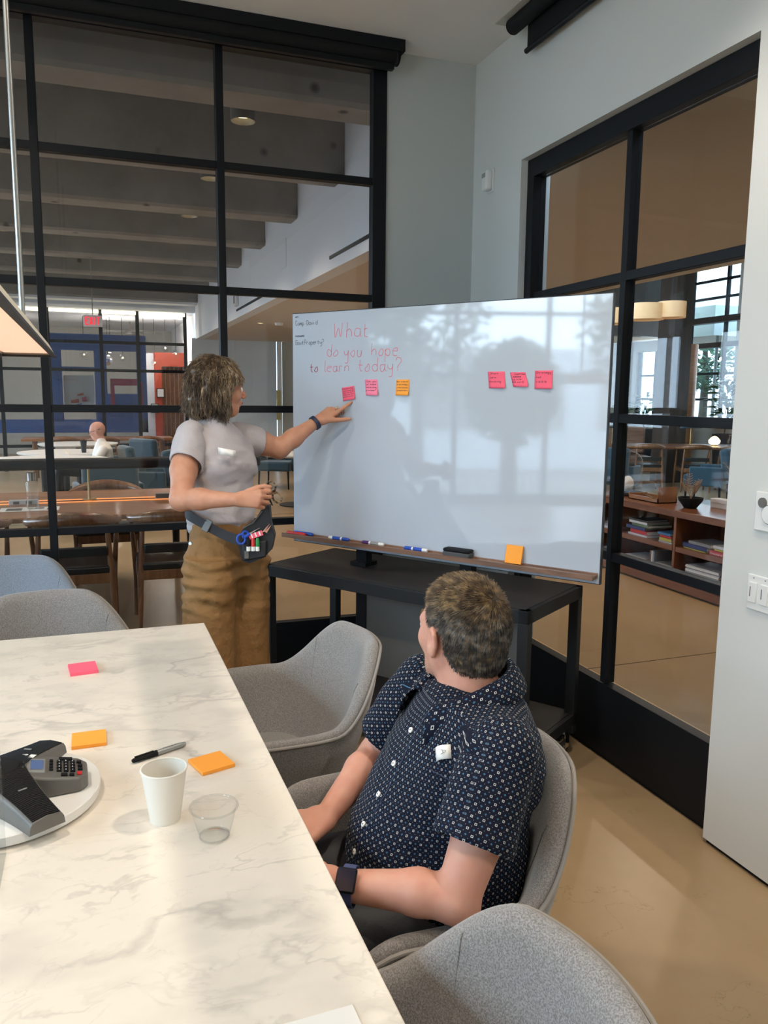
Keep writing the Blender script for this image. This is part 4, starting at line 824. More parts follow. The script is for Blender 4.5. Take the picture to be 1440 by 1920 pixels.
# local x runs along the cart (length 1.36), y towards the wall
L2, D2 = .68, .265
build('top_panel', B((-L2+.02, -D2+.02, .752), (L2-.02, D2-.02, .766)), 'dark', ct)
for y in (-D2, D2-.042): build('top_rail', B((-L2, y, .712), (L2, y+.042, .764)), 'cartm', ct, bevel=.002)
for x in (-L2, L2-.042): build('top_rail', B((x, -D2, .712), (x+.042, D2, .764)), 'cartm', ct, bevel=.002)
for x in (-L2, L2-.042):
    for y in (-D2, D2-.042): build('leg', B((x, y, .115), (x+.042, y+.042, .714)), 'cartm', ct, bevel=.002)
for x in (-L2+.0, L2-.042): build('lower_rail', B((x, -D2, .155), (x+.042, D2, .20)), 'cartm', ct)
for y in (-D2, D2-.042): build('lower_rail', B((-L2, y, .155), (L2, y+.042, .20)), 'cartm', ct)
build('lower_shelf', B((-L2+.02, -D2+.02, .185), (L2-.02, D2-.02, .203)), 'dark', ct)
for x in (-L2+.05, L2-.05):
    for y in (-D2+.045, D2-.045):
        c = build('caster', MB().tube([(x-.016, y, .052), (x+.016, y, .052)], .052, 24), 'rubber', ct, bevel=.004)
        build('fork', MB().box((x-.026, y-.012, .045), (x-.019, y+.03, .125)).box((x+.019, y-.012, .045), (x+.026, y+.03, .125)).box((x-.03, y-.03, .118), (x+.03, y+.035, .128)), 'chrome', c)
        build('hub', MB().tube([(x-.021, y, .052), (x+.021, y, .052)], .016, 12), 'chrome', c); build('brake', B((x-.02, y-.062, .088), (x+.02, y-.02, .096)), 'steel', c)
for x in (-.30, .26):
    build('post', B((x-.03, -.005, .2), (x+.03, .04, 1.5)), 'blackp', ct, bevel=.002)
    build('post_foot', B((x-.045, -.03, .764), (x+.045, .06, .785)), 'blackp', ct)
build('back_panel', B((-.27, .0, .25), (.56, .012, .68)), 'grey', ct)
ux = Vector((math.cos(math.radians(-54.8)), math.sin(math.radians(-54.8)), 0)); un = Vector((math.sin(math.radians(-54.8)), -math.cos(math.radians(-54.8)), 0))
wbd = thing('whiteboard', 'large glossy whiteboard with pink handwriting and a wooden tray', 'whiteboard', (.915, 3.74, 0), math.radians(-54.8))
# local x = along the board, local -y = writing side
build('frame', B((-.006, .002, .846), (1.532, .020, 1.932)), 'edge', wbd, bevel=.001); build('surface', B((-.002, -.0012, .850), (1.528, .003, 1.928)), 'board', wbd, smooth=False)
tray = MB().prism([(-.0015, .872), (-.0015, .892), (-.012, .892), (-.012, .886), (-.052, .886), (-.052, .892), (-.060, .892), (-.060, .872)], -.03, 1.522, Matrix(((0, 0, 1, 0), (1, 0, 0, 0), (0, 1, 0, 0), (0, 0, 0, 1))))
build('pen_tray', tray, 'walnut', wbd, smooth=False)
build('mount_rail', B((.18, .02, 1.2), (1.33, .045, 1.26)), 'blackp', wbd)
X3, Z3 = (1, 0, 0), (0, 0, 1)
def wr_(name, text, x, z, size, width, m, **kw):
    mb, w_ = lettering(text, size, width, (x, -.0014, z), X3, Z3, **kw); return build(name, mb, m, wbd, smooth=False)
wr_('printed_text', 'WIFI', .016, 1.910, .007, .0016, 'ink', mono=6.5, fit=.024); wr_('printed_text', 'Camp David', .017, 1.876, .020, .0017, 'ink', mono=5.6, fit=.135)
wr_('printed_text', 'PASSWORD', .016, 1.822, .007, .0016, 'ink', mono=6.0, fit=.055)
wr_('printed_text', 'GovtProperty?', .017, 1.787, .020, .0017, 'ink', mono=5.4, fit=.172)
wr_('handwriting', 'What', .245, 1.812, .066, .0026, 'redink', jitter=.3, slant=.10, fit=.205)
wr_('handwriting', 'do', .205, 1.730, .054, .0025, 'redink', jitter=.3, slant=.10, fit=.075); wr_('handwriting', 'you', .303, 1.726, .054, .0025, 'redink', jitter=.3, slant=.10, fit=.11); wr_('handwriting', 'hope', .455, 1.728, .054, .0025, 'redink', jitter=.3, slant=.10, fit=.15)
wr_('handwriting', 'to', .105, 1.660, .042, .0030, 'redinkd', jitter=.3, slant=.1, fit=.055); wr_('handwriting', 'learn', .185, 1.660, .052, .0025, 'redink', jitter=.3, slant=.10, fit=.155); wr_('handwriting', 'today?', .385, 1.662, .054, .0025, 'redink', jitter=.3, slant=.10, fit=.24)
def boardpt(s, z, off=0): return Vector((.915, 3.74, 0))+ux*s+un*off+Vector((0, 0, z))
def note(name, lab, s, z, w_, h, lines, m, tilt=0, shear=0, curl=.012):
    t = thing('sticky_note', lab, 'sticky note', boardpt(s, z, .0022), math.radians(-54.8), 'sticky notes on the whiteboard')
    P = []
    for i in range(9):
        v = i/8; r = []
        for j in range(7):
            u = j/6-.5; x = u*w_+shear*(.5-v)*-1*h; zz = (.5-v)*h; x, zz = x*math.cos(tilt)-zz*math.sin(tilt), x*math.sin(tilt)+zz*math.cos(tilt)
            r.append((x, -.0004-curl*max(0, v-.35)**2*1.6*(.6+u), zz))
        P.append(r)
    mb = MB().grid(P); o = build('sheet', mb, m, t); s_ = o.modifiers.new('s', 'SOLIDIFY'); s_.thickness = .0004; s_.offset = 0
    sz = h*.085*1.3; tx = MB()
    for k, ln in enumerate(lines):
        L_ = lettering(ln, 1, 1, (0, 0, 0), X3, Z3)[1]; q = min(sz, w_*.84/max(L_, .1)); zz = h*.34-k*h*.74/max(len(lines), 1)
        mb2, _ = lettering(ln, q, .0011, (-w_*.42+shear*zz*1, 0, zz), X3, Z3, jitter=.2, slant=.1)
        for fidx, (a, b, c) in enumerate(mb2.v):
            v = .5-c/h; u = a/w_; x_, z_ = a*math.cos(tilt)-c*math.sin(tilt), a*math.sin(tilt)+c*math.cos(tilt)
            mb2.v[fidx] = (x_, -.0011-curl*max(0, v-.35)**2*1.6*(.6+min(u, .5)), z_)
        tx.add(mb2.v, mb2.f)
    build('handwriting', tx, 'ink', t, smooth=False)
note('a', 'pink sticky note being pointed at, leftmost on the whiteboard', .330, 1.562, .070, .060, ['Combining', 'financial planning', 'can we still', 'what are the', 'growth drivers'], 'pink', tilt=.14)
note('b', 'light pink sticky note right of the pointing hand', .458, 1.589, .068, .070, ['Can you', 'or make', 'the building', 'process?'], 'pinkl', shear=.1)
note('c', 'orange sticky note on the left half of the whiteboard', .622, 1.589, .068, .068, ['How to build', 'a strategy', 'without policies', 'stakeholders'], 'orange', shear=-.04)
note('d', 'pink sticky note reading short term thinking, left of the right-hand three', 1.072, 1.620, .074, .066, ['Short', 'term', 'thinking'], 'pink', shear=.12)
note('e', 'slanted pink sticky note, middle of the right-hand three', 1.170, 1.621, .066, .056, ['Cashflow', 'seems', 'to rule', 'the world'], 'pink', shear=.3)
note('f', 'pink sticky note reading strategy not visible, rightmost on the whiteboard', 1.272, 1.620, .074, .070, ['Strategy', 'not', 'visible'], 'pink', shear=.02)
def marker(lab, s, capm, bodym='white', flip=False, off=.030, z=.8945, wrap=None, rot=0):
    t = thing('whiteboard_marker', lab, 'marker', boardpt(s, z, off), math.radians(-54.8)+(PI if flip else 0)+rot, 'markers on the whiteboard tray')
    build('barrel', MB().tube([(-.060, 0, 0), (-.056, 0, 0), (.018, 0, 0), (.020, 0, 0)], [.006, .0082, .0082, .007], 16), bodym, t)
    if wrap: b_ = build('label_wrap', MB().tube([(-.035, 0, 0), (.010, 0, 0)], .0084, 16), wrap, t)
    build('cap', MB().tube([(.020, 0, 0), (.024, 0, 0), (.052, 0, 0), (.058, 0, 0)], [.0085, .0088, .0082, .006], 16), capm, t)
marker('red whiteboard marker at the left end of the tray', .05, 'redp', 'redp', off=.044); marker('blue whiteboard marker behind the red one at the left end of the tray', .075, 'bluep', 'bluep', off=.022)
marker('white and blue whiteboard marker, second place on the tray', .298, 'bluep', wrap='bluep'); marker('white whiteboard marker with purple cap on the tray', .490, 'purplep', flip=True, wrap='greyl'); marker('white whiteboard marker with blue cap on the tray, next to the eraser', .719, 'bluep', flip=True, wrap='bluep')
er = thing('board_eraser', 'dark grey felt board eraser on the tray', 'eraser', boardpt(.93, .8862, .030), math.radians(-54.8)); build('felt', B((-.062, -.025, 0), (.062, .025, .022)), 'felt', er, bevel=.004); build('grip', B((-.062, -.024, .022), (.062, .024, .036)), 'blackp', er, bevel=.006, seg=3)
sp_ = thing('sticky_note_pad', 'orange sticky note pad leaning on the whiteboard at the tray', 'sticky notes', boardpt(1.180, .8865, .026), math.radians(-54.8)); rx = Matrix.Rotation(-.24, 3, 'X')
build('sheets', MB().cbox((0, .008, .0385), (.072, .008, .074), rx), 'orange', sp_, bevel=.0008)
# ================================================================ things on the marble table
TZ = .7402
def pad(lab, c, sz, rot, m, h):
    t = thing('sticky_note_pad', lab, 'sticky notes', (c[0], c[1], TZ), rot, 'sticky note pads on the marble table')
    build('sheets', B((-sz[0]/2, -sz[1]/2, 0), (sz[0]/2, sz[1]/2, h-.0006)), m, t, bevel=.0006); build('top_sheet', B((-sz[0]/2, -sz[1]/2, h-.0006), (sz[0]/2, sz[1]/2-.001, h)), m, t, smooth=False)
pad('orange sticky note pad beside the conference phone disc', (-.033, 1.902), (.076, .080), 0, 'orange', .008)
pad('orange sticky note pad right behind the paper cup', (.221, 1.685), (.076, .079), .285, 'orange', .008)
pad('pink sticky note pad at the far end of the table', (-.050, 2.423), (.077, .088), .1, 'pink', .010)
card = build('paper_card', B((-.075, -.05, 0), (.075, .05, .0012)), 'paper', bevel=.0004); card.location = (.225, .862, TZ); card.rotation_euler = (0, 0, .02); tag(card, 'white card with rounded corner at the near edge of the table', 'card')
pc = thing('paper_cup', 'plain cream paper cup standing on the marble table', 'cup', (.105, 1.485, TZ))
build('body', MB().lathe([(.0, .006), (.026, .006), (.0272, .001), (.0285, .0), (.0425, .103), (.0412, .103), (.0272, .008), (0, .008)], 48, close=False), 'cup', pc, ang=60)
build('rolled_rim', MB().tube([(.0425*math.cos(a), .0425*math.sin(a), .1035) for a in [k*PI/24 for k in range(48)]], .0020, 8, closed=True), 'cup', pc)
pl = thing('plastic_cup', 'short clear plastic cup on the marble table', 'cup', (.185, 1.392, TZ))
build('body', MB().lathe([(.0, .0045), (.022, .0045), (.0262, .0008), (.028, .002), (.0285, .008), (.035, .030), (.036, .034), (.041, .058)], 56, close=False), 'plastic', pl, ang=70)
build('rim', MB().tube([(.0432*math.cos(a), .0432*math.sin(a), .059) for a in [k*PI/28 for k in range(56)]], .0022, 8, closed=True), 'plastic', pl)
build('base_ring', MB().tube([(.0268*math.cos(a), .0268*math.sin(a), .003) for a in [k*PI/20 for k in range(40)]], .0016, 6, closed=True), 'plastic', pl)
mk = thing('permanent_marker', 'grey permanent marker with black cap lying on the table', 'marker', (.1165, 1.772, TZ+.0068), math.atan2(.052, .115))
build('barrel', MB().tube([(-.006, 0, 0), (.050, 0, 0), (.060, 0, 0), (.066, 0, 0)], [.0062, .0062, .0054, .0045], 18), 'greyl', mk); build('cap', MB().tube([(-.066, 0, 0), (-.062, 0, 0), (-.018, 0, 0), (-.006, 0, 0)], [.0035, .005, .0066, .0068], 18), 'blackp', mk)
build('clip', B((-.060, -.002, .0055), (-.014, .002, .0085)), 'blackp', mk, bevel=.0008)
lm, _ = lettering('Sharpie', .005, .0006, (.010, -.0015, .0062), (1, 0, 0), (0, 1, .0)); build('printed_text', lm, 'ink', mk, smooth=False)
# conference phone on its round plinth
dc = thing('round_plinth', 'thick white round disc under the conference phone', 'turntable', (-.195, 1.652, TZ)); build('disc', MB().lathe([(0, .003), (.179, .003), (.184, .006), (.185, .0235), (.1835, .025), (0, .025)], 96, close=False), 'white', dc); build('foot', MB().lathe([(0, 0), (.165, 0), (.165, .004)], 64, close=False), 'blackp', dc)
ph = thing('conference_phone', 'three-armed black and grey conference phone with keypad', 'phone', (-.200, 1.640, TZ+.0252))
def arm(an, L=.195):
    R = Matrix.Rotation(an, 3, 'Z'); n = 14; secs = []
    for i in range(n+1):
        r = .01+(L-.01)*i/n; f = i/n; w_ = .030+.020*(1-f)**2; z = .056-.034*f**1.1; secs.append((r, w_, z))
    mb = MB(); vs = []
    for r, w_, z in secs:
        for y, zz in ((-w_-.004, 0), (-w_-.002, z-.008), (-w_+.002, z-.001), (0, z+.003), (w_-.002, z-.001), (w_+.002, z-.008), (w_+.004, 0)): vs.append(R @ Vector((r+abs(y)*.0, y, zz)))
    k = 7; fs = [(i*k+j, (i+1)*k+j, (i+1)*k+j+1, i*k+j+1) for i in range(n) for j in range(k-1)]; fs.append(tuple(n*k+j for j in range(k))); mb.add(vs, fs)
    a = build('arm', mb, 'grey', ph, ang=60)
    g = MB(); vs = []
    for r, w_, z in secs[:-1]+[(L-.004, .030, secs[-1][2])]:
        for y in (-w_+.004, 0, w_-.004): vs.append(R @ Vector((r, y, z+.0005+(.0035 if y == 0 else 0))))
    g.add(vs, [(i*3+j, (i+1)*3+j, (i+1)*3+j+1, i*3+j+1) for i in range(n) for j in range(2)]); build('grille', g, 'blackp', a)
    rb = MB()
    for q in range(34):
        r = .028+q*.0049; f = (r-.01)/(L-.01); w_ = .030+.020*(1-f)**2-.004; z = .056-.034*f**1.1+.0012; rb.tube([R @ Vector((r, -w_, z)), R @ Vector((r, 0, z+.0035)), R @ Vector((r, w_, z))], .0011, 4)
    rb_ = build('grille_ribs', rb, 'black', a); rb_['kind'] = 'stuff'
    build('badge', MB().cbox(R @ Vector((.105, 0, .0462)), (.004, .016, .001), R), 'greyl', a)
for an in (math.radians(-60), math.radians(62), math.radians(180)): arm(an)
build('hub', MB().lathe([(0, .0), (.05, 0), (.048, .05), (.04, .058), (0, .061)], 32), 'blackp', ph)
kr = Matrix.Rotation(math.radians(2), 3, 'Z')
kb = MB().prism([(.035, -.045), (.09, -.052), (.150, -.048), (.166, -.03), (.166, .03), (.150, .048), (.09, .052), (.035, .045)], 0, 1)
kb.v = [tuple(kr @ Vector((x, y, 0 if z == 0 else .052-.19*(x-.035)))) for x, y, z in kb.v]; kbo = build('keypad_body', kb, 'grey', ph, bevel=.005, seg=3)
def onkey(x, y, sx, sy, h, m, name, par, z0=.001, bev=.0008):
    z = .052-.19*(x-.035)+z0; T = kr @ Matrix.Rotation(.188, 3, 'Y'); return build(name, MB().cbox(kr @ Vector((x, y, z)), (sx, sy, h), T), m, par, bevel=bev)
onkey(.070, .004, .034, .062, .004, 'greyl', 'screen_bezel', ph, 0); onkey(.072, .004, .024, .040, .002, 'lcd', 'screen', ph, .003)
for r in range(4): onkey(.098, .026-.0135*r, .007, .009, .003, 'blackp', 'soft_key', kbo, .002)
dg = ['123', '456', '789', '.0?']
for r in range(4):
    for c in range(3):
        x = .136-.0115*r if False else .113+.0125*c; y = .018-.0135*r+.004; onkey(x, y, .0095, .0085, .004, 'blackp', 'key', kbo, .002)
        z = .052-.19*(x-.035)+.0046; build('key_mark', MB().cbox(kr @ Vector((x, y, z)), (.0012, .004, .0006), kr), 'paper', kbo, smooth=False)
onkey(.150, .022, .009, .009, .004, 'blackp', 'key', kbo, .002); onkey(.152, .006, .009, .009, .004, 'blackp', 'key', kbo, .002); onkey(.152, -.010, .009, .009, .004, 'blackp', 'key', kbo, .002); onkey(.150, -.030, .009, .010, .004, 'redp', 'key', kbo, .002); onkey(.122, -.037, .012, .010, .004, 'blackp', 'key', kbo, .002); onkey(.136, -.037, .009, .009, .004, 'blackp', 'key', kbo, .002)
onkey(.125, .036, .026, .011, .004, 'blackp', 'navigation_key', kbo, .002)
for k in range(2): build('sticker', MB().cbox(Matrix.Rotation(math.radians(62), 3, 'Z') @ Vector((.070, -.012-.018*k, .0485)), (.016, .012, .001), Matrix.Rotation(math.radians(62), 3, 'Z')), 'paper', ph)
ac_ = thing('sign_holder', 'clear acrylic sign holder cut by the left edge of the frame', 'sign holder', (-.17, 1.458, TZ))
build('upright', B((-.22, -.003, .0005), (-.001, 0, .205)), 'plastic', ac_, smooth=False); build('foot', B((-.22, -.13, .0005), (-.001, -.003, .0025)), 'plastic', ac_, smooth=False)
# pendant lamp over the table
lp = thing('linear_pendant', 'long nickel trough pendant lamp hanging over the table at the left', 'lamp', (-.14, 1.35, 1.642))
Y_ = (-.87, .85); mb = MB()
for (y, sx) in ((Y_[0], 1), (Y_[0]+.02, 1), (Y_[1]-.03, 1), (Y_[1]-.004, .93), (Y_[1], .86)):
    e = 0 if y < Y_[1]-.035 else (1-sx)*.02
    for (x, z) in ((.064, 0), (.064, .003), (.052, .027), (.034, .045), (-.034, .045), (-.052, .027), (-.064, .003), (-.064, 0), (-.058, .002), (-.045, .024), (-.03, .038), (.03, .038), (.045, .024), (.058, .002)): mb.v.append((x*sx if z > .01 else x*(1 if sx > .9 else .95), y-(z*.55 if y > 0 and z > .02 else 0), z))
k = 14; mb.f = [(i*k+j, i*k+(j+1) % k, (i+1)*k+(j+1) % k, (i+1)*k+j) for i in range(4) for j in range(k)]; build('housing', mb, 'lampshell', lp, ang=25)
build('end_cap', MB().add([(-.064, Y_[1], 0), (.064, Y_[1], 0), (.045, Y_[1]-.012, .027), (.03, Y_[1]-.024, .045), (-.03, Y_[1]-.024, .045), (-.045, Y_[1]-.012, .027)], [(0, 1, 2, 5), (5, 2, 3, 4)]), 'lampshell', lp, smooth=False)
build('edge_trim', MB().box((.056, Y_[0], -.003), (.066, Y_[1]+.002, .002)).box((-.066, Y_[0], -.003), (-.056, Y_[1]+.002, .002)).box((-.064, Y_[1]-.01, -.003), (.064, Y_[1]+.002, .002)), 'cartm', lp)
build('diffuser', B((-.052, Y_[0]+.01, .006), (.052, Y_[1]-.018, .010)), 'lampin', lp, smooth=False)
for y in (-.75, .75): build('rod', MB().tube([(0, y, .044), (0, y, 1.628)], .0065, 12), 'steel', lp); build('collar', MB().tube([(0, y, .040), (0, y, .07)], .011, 12), 'steel', lp)
# ================================================================ people
def hand(S, wrist, fwd, up, side, curls, sc=1.0, thumb=None, k=.006):
    """up = back of the hand, side = thumb side; curls: per finger (c0,c1,c2) radians; index first"""
    F = np.array(fwd, float); F /= np.linalg.norm(F); U = np.array(up, float); U -= F*(U@F); U /= np.linalg.norm(U); T = np.array(side, float); T -= F*(T@F)+U*(T@U); T /= np.linalg.norm(T)
    W0 = np.array(wrist, float); P = lambda a, b, c: W0+sc*(F*a+T*b+U*c)
    kn = [(.088, .030, .002), (.092, .010, .005), (.086, -.010, .003), (.077, -.028, -.002)]
    for (a, b, c) in kn: S.cap(P(.008, b*.55, 0), P(a, b, c-.004), .0155*sc, .0112*sc, .012)
    S.cap(P(.03, .0, -.004), P(.07, .0, -.006), .018*sc, .018*sc, .014, sq=(U, 1.35))
    S.cap(P(.015, .018, -.008), P(.045, .030, -.010), .015*sc, .012*sc, .014)      # thumb base
    Ls = [(.043, .026, .021), (.047, .030, .022), (.043, .028, .021), (.034, .021, .019)]; tips = []
    for i, (a, b, c) in enumerate(kn):
        p = P(a, b, c-.003); ang = 0; spread = (.10, .03, -.04, -.12)[i]
        for j in range(3):
            ang += curls[i][j]; d = F*math.cos(ang)-U*math.sin(ang)+T*spread*math.cos(ang); d /= np.linalg.norm(d)
            q = p+d*Ls[i][j]*sc; r0, r1 = ((.0098, .0088), (.0088, .0080), (.0080, .0066))[j]; f = sc*(.93 if i == 3 else 1); S.cap(p, q, r0*f, r1*f, k); p = q
        tips.append(p)
    th = thumb or (.75, .35, .25); p = P(.040, .034, -.010); ang = th[0]; dn = th[2]
    for j, L in enumerate((.040, .030, .024)):
        a_ = ang-(th[1]*j); d = F*math.cos(a_)+T*math.sin(a_)-U*dn; d /= np.linalg.norm(d); q = p+d*L*sc; r0, r1 = ((.0135, .0110), (.0110, .0098), (.0098, .0078))[j]; S.cap(p, q, r0*sc, r1*sc, k); p = q
    return tips, p
def head_prims(S, c, R, male=True, sc=1.0):
    """R rows: forward, left, up"""
    R = np.array(R, float); P = lambda x, y, z: np.array(c)+sc*(R[0]*x+R[1]*y+R[2]*z); E = lambda x, y, z, r, k=.015, sub=False, Rr=None: S.ell(P(x, y, z), np.array(r)*sc, R if Rr is None else Rr, k, sub)
    E(-.018, 0, .038, (.097, .077, .084)); E(-.045, 0, .01, (.068, .070, .075), .03)
    E(.030, 0, -.018, (.060, .062, .088), .03); E(.050, 0, -.088, (.030, .030, .024), .03)
    for s in (-1, 1):
        S.cap(P(-.012, s*.056, -.045), P(.045, s*.022, -.092), .020*sc, .020*sc, .03); E(.058, s*.036, -.022, (.026, .024, .026), .02)
        S.cap(P(.082, s*.012, .022), P(.066, s*.048, .022), .0105*sc, .009*sc, .014); E(.092, s*.031, .003, (.017, .017, .011), .010, True)
        E(.079, s*.031, .001, (.0142, .0142, .0135), .003)
        Re = np.array([R[0]*math.cos(.35)*1+R[1]*s*-math.sin(.35)*-1, R[1], R[2]]); Re = np.array([R[0]*.94-R[1]*s*.34*-1*-1, R[1]*.94+R[0]*s*.34, R[2]])
        E(-.012, s*.0835, -.008, (.021, .008, .034), .004, Rr=Re); E(-.014, s*.0925, .002, (.011, .006, .019), .004, True, Rr=Re)
        S.cap(P(-.002, s*.080, -.020), P(.002, s*.077, -.034), .0075*sc, .007*sc, .006)
        S.cap(P(-.006, s*.082, .022), P(-.028, s*.091, .014), .0042*sc, .0042*sc, .006); S.cap(P(-.028, s*.091, .014), P(-.030, s*.089, -.010), .0042*sc, .004*sc, .006)
    S.cap(P(.087, 0, .014), P(.108, 0, -.024), .0078*sc, .0098*sc, .010); S.cap(P(.101, -.009, -.029), P(.101, .009, -.029), .0078*sc, k=.008)
    S.cap(P(.086, -.018, -.052), P(.086, .018, -.052), .0075*sc, k=.008); S.cap(P(.085, -.016, -.062), P(.085, .016, -.062), .008*sc, k=.006); S.cap(P(.094, -.018, -.057), P(.094, .018, -.057), .0022*sc, k=.002, sub=True)
    return P
def eyes(par, P, R, n=''):
    for s in (-1, 1):
        c = Vector(P(.0795, s*.031, .001)); f = Vector(R[0])
        mb = MB().lathe([(.0131*math.sin(a), -.0131*math.cos(a)) for a in [i*PI/10 for i in range(11)]], 16, c, close=False); e = build('eye', mb, 'eye', par, world=True)
        build('iris', MB().tube([c+f*.0118, c+f*.0139], [.0062, .0045], 14), 'iris', e).location = (0, 0, 0)
def strands(name, roots, dirs, L, w_, segs, m, par, droop=0.0, wave=0, stiff=1.0, seed=1, n=3, clump=None, wf=1.9):
    """short tapered hair strands as real three-sided tubes"""
    rng = np.random.default_rng(seed); N_ = len(roots); ph = rng.uniform(0, 6.28, N_); pts = [roots]; d = dirs.copy(); p = roots.copy(); st = (L/segs)[:, None]; sd = np.cross(dirs, rng.normal(0, 1, (N_, 3))); sd /= np.linalg.norm(sd, axis=1)[:, None]+1e-9
    if clump is not None: ph = clump+rng.normal(0, .35, N_); sd = np.cross(dirs, np.tile([.3, .2, 1.], (N_, 1))); sd /= np.linalg.norm(sd, axis=1)[:, None]+1e-9
    for i in range(segs):
        d = d+np.array([0, 0, -droop])/segs; d += sd*(wave*np.cos(ph+i*wf))[:, None]; d /= np.linalg.norm(d, axis=1)[:, None]; p = p+d*st; pts.append(p)
    return strand_mesh(name, pts, w_, m, par, n)
def strand_mesh(name, pts, w_, m, par, n=3):
    K = len(pts); N_ = len(pts[0]); V = np.zeros((N_, K, n, 3)); up = np.array([.31, .27, .91])
    for i in range(K):
        t = pts[min(i+1, K-1)]-pts[max(i-1, 0)]; t /= np.linalg.norm(t, axis=1)[:, None]+1e-9; a = np.cross(t, up); a /= np.linalg.norm(a, axis=1)[:, None]+1e-9; b = np.cross(t, a); r = w_*(1-.75*(i/(K-1))**1.5)
        for j in range(n): an = 2*PI*j/n; V[:, i, j] = pts[i]+(a*math.cos(an)+b*math.sin(an))*r
    base = (np.arange(N_)*K*n)[:, None]; q = []
    for i in range(K-1):
        for j in range(n): q.append(np.concatenate([base+i*n+j, base+i*n+(j+1) % n, base+(i+1)*n+(j+1) % n, base+(i+1)*n+j], 1))
    return np_mesh(name, V.reshape(-1, 3), np.concatenate(q), m, par, True)
def hairmat(name, c1, c2, c3, sc=(40, 40, 8)):
    m = mat(name, c1, .38, spec=.5); nt = m.node_tree; b = nt.nodes['Principled BSDF']; L = nt.links.new; tc = N(nt, 'ShaderNodeTexCoord'); mp = N(nt, 'ShaderNodeMapping'); mp.inputs['Scale'].default_value = sc; L(tc.outputs['Object'], mp.inputs[0])
    n = N(nt, 'ShaderNodeTexNoise', i_Scale=1.0, i_Detail=4.0); L(mp.outputs[0], n.inputs['Vector']); r = N(nt, 'ShaderNodeValToRGB'); e = r.color_ramp.elements; e[0].position = .36; e[1].position = .68; e[0].color = (*c1, 1); e[1].color = (*c3, 1); x = e.new(.52); x.color = (*c2, 1)
    L(n.outputs['Fac'], r.inputs[0]); L(r.outputs[0], b.inputs['Base Color']); M[name] = m; return m
def fbm(V, sc, seed=0, aniso=(1, 1, 1)):
    out = np.zeros(len(V)); A = np.array(aniso)*sc
    for i, v in enumerate(V*A): out[i] = noise.noise(Vector(v)+Vector((seed, seed*.7, 0)))
    return out

# ---------------------------------------------------------------- the standing woman
WP = thing('person', 'standing person in a mauve short-sleeved top and ochre trousers pointing at the whiteboard', 'person', (.50, 3.25, 0))
sW = np.array([.81, .586, 0]); fW = np.array([.586, -.81, 0]); UP = np.array([0, 0, 1.])
az = math.radians(-30); hf = np.array([math.cos(math.radians(3)), math.sin(math.radians(3)), -.03]); hf = np.array([.985, .02, -.05]); hf /= np.linalg.norm(hf); hl = np.cross(UP, hf); hl /= np.linalg.norm(hl); hu = np.cross(hf, hl); RW = [hf, hl, hu]
S = SDF((.20, 2.85, .80), (1.16, 3.60, 1.72), .0036)
hc = np.array([.512, 3.370, 1.574]); PW = head_prims(S, hc, RW, False, .96)
S.chain([(.492, 3.372, 1.51), (.482, 3.365, 1.46), (.478, 3.36, 1.40)], [.052, .050, .060], .02)
S.loft([((.50, 3.30, .86), .15, .105), ((.50, 3.30, 1.05), .120, .09), ((.495, 3.33, 1.25), .135, .09), ((.49, 3.35, 1.37), .135, .07), ((.485, 3.36, 1.42), .06, .05)], sW, .02)
Rs = np.array([.370, 3.262, 1.362]); Re = np.array([.318, 3.125, 1.148]); Rw = np.array([.505, 2.975, 1.160]); Ls_ = np.array([.625, 3.44, 1.365]); Le = np.array([.775, 3.445, 1.318]); Lw = np.array([.957, 3.475, 1.436])
S.chain([Rs, Rs*.5+Re*.5+np.array([-.006, .01, 0]), Re], [.056, .051, .042], .02); S.chain([Re, Re*.65+Rw*.35+np.array([0, 0, .002]), Rw], [.043, .040, .0245], .02)
S.chain([Ls_, Ls_*.5+Le*.5, Le], [.056, .050, .042], .02); S.chain([Le, Le*.65+Lw*.35+np.array([.005, 0, .004]), Lw], [.043, .040, .024], .02)
tips, thp = hand(S, Lw+np.array([.008, 0, .004]), (.80, .06, .58), (-.46, -.58, .66), (.35, -.75, -.45), [(-.06, .04, .02), (.75, .95, .5), (.95, 1.0, .5), (1.05, 1.0, .5)], .95, (.62, .05, .25), .005)
WT = tips[0]
tips2, th2 = hand(S, Rw+np.array([.006, 0, 0]), (.93, -.35, .05), (-.30, -.86, .30), (.12, .30, .92), [(.55, 1.05, .55), (.75, 1.15, .6), (.85, 1.15, .6), (.95, 1.1, .6)], .92, (.42, .25, .12), .005)
V, Fq = S.mesh(); V = relax(V, Fq, 3, .5); del S
WB = np_mesh('body', V, Fq, 'skinw', WP, True); eyes(WP, PW, RW)
# lips and brows
build('lips', MB().tube([PW(.0925, -.018, -.057), PW(.0965, -.008, -.054), PW(.0975, 0, -.0555), PW(.0965, .008, -.054), PW(.0925, .018, -.057)], [.002, .0042, .0046, .0042, .002], 8), 'lip', WP, world=True)
hairmat('ash_blonde_hair', (.038, .024, .014), (.12, .078, .046), (.36, .26, .165), (55, 55, 10)); hairmat('brow_hair', (.06, .04, .03), (.1, .06, .04), (.15, .1, .06))
for s in (-1, 1): build('eyebrow', MB().tube([PW(.0935, s*.014, .022), PW(.091, s*.030, .027), PW(.078, s*.047, .024)], [.0025, .003, .0012], 6), 'brow_hair', WP, world=True)
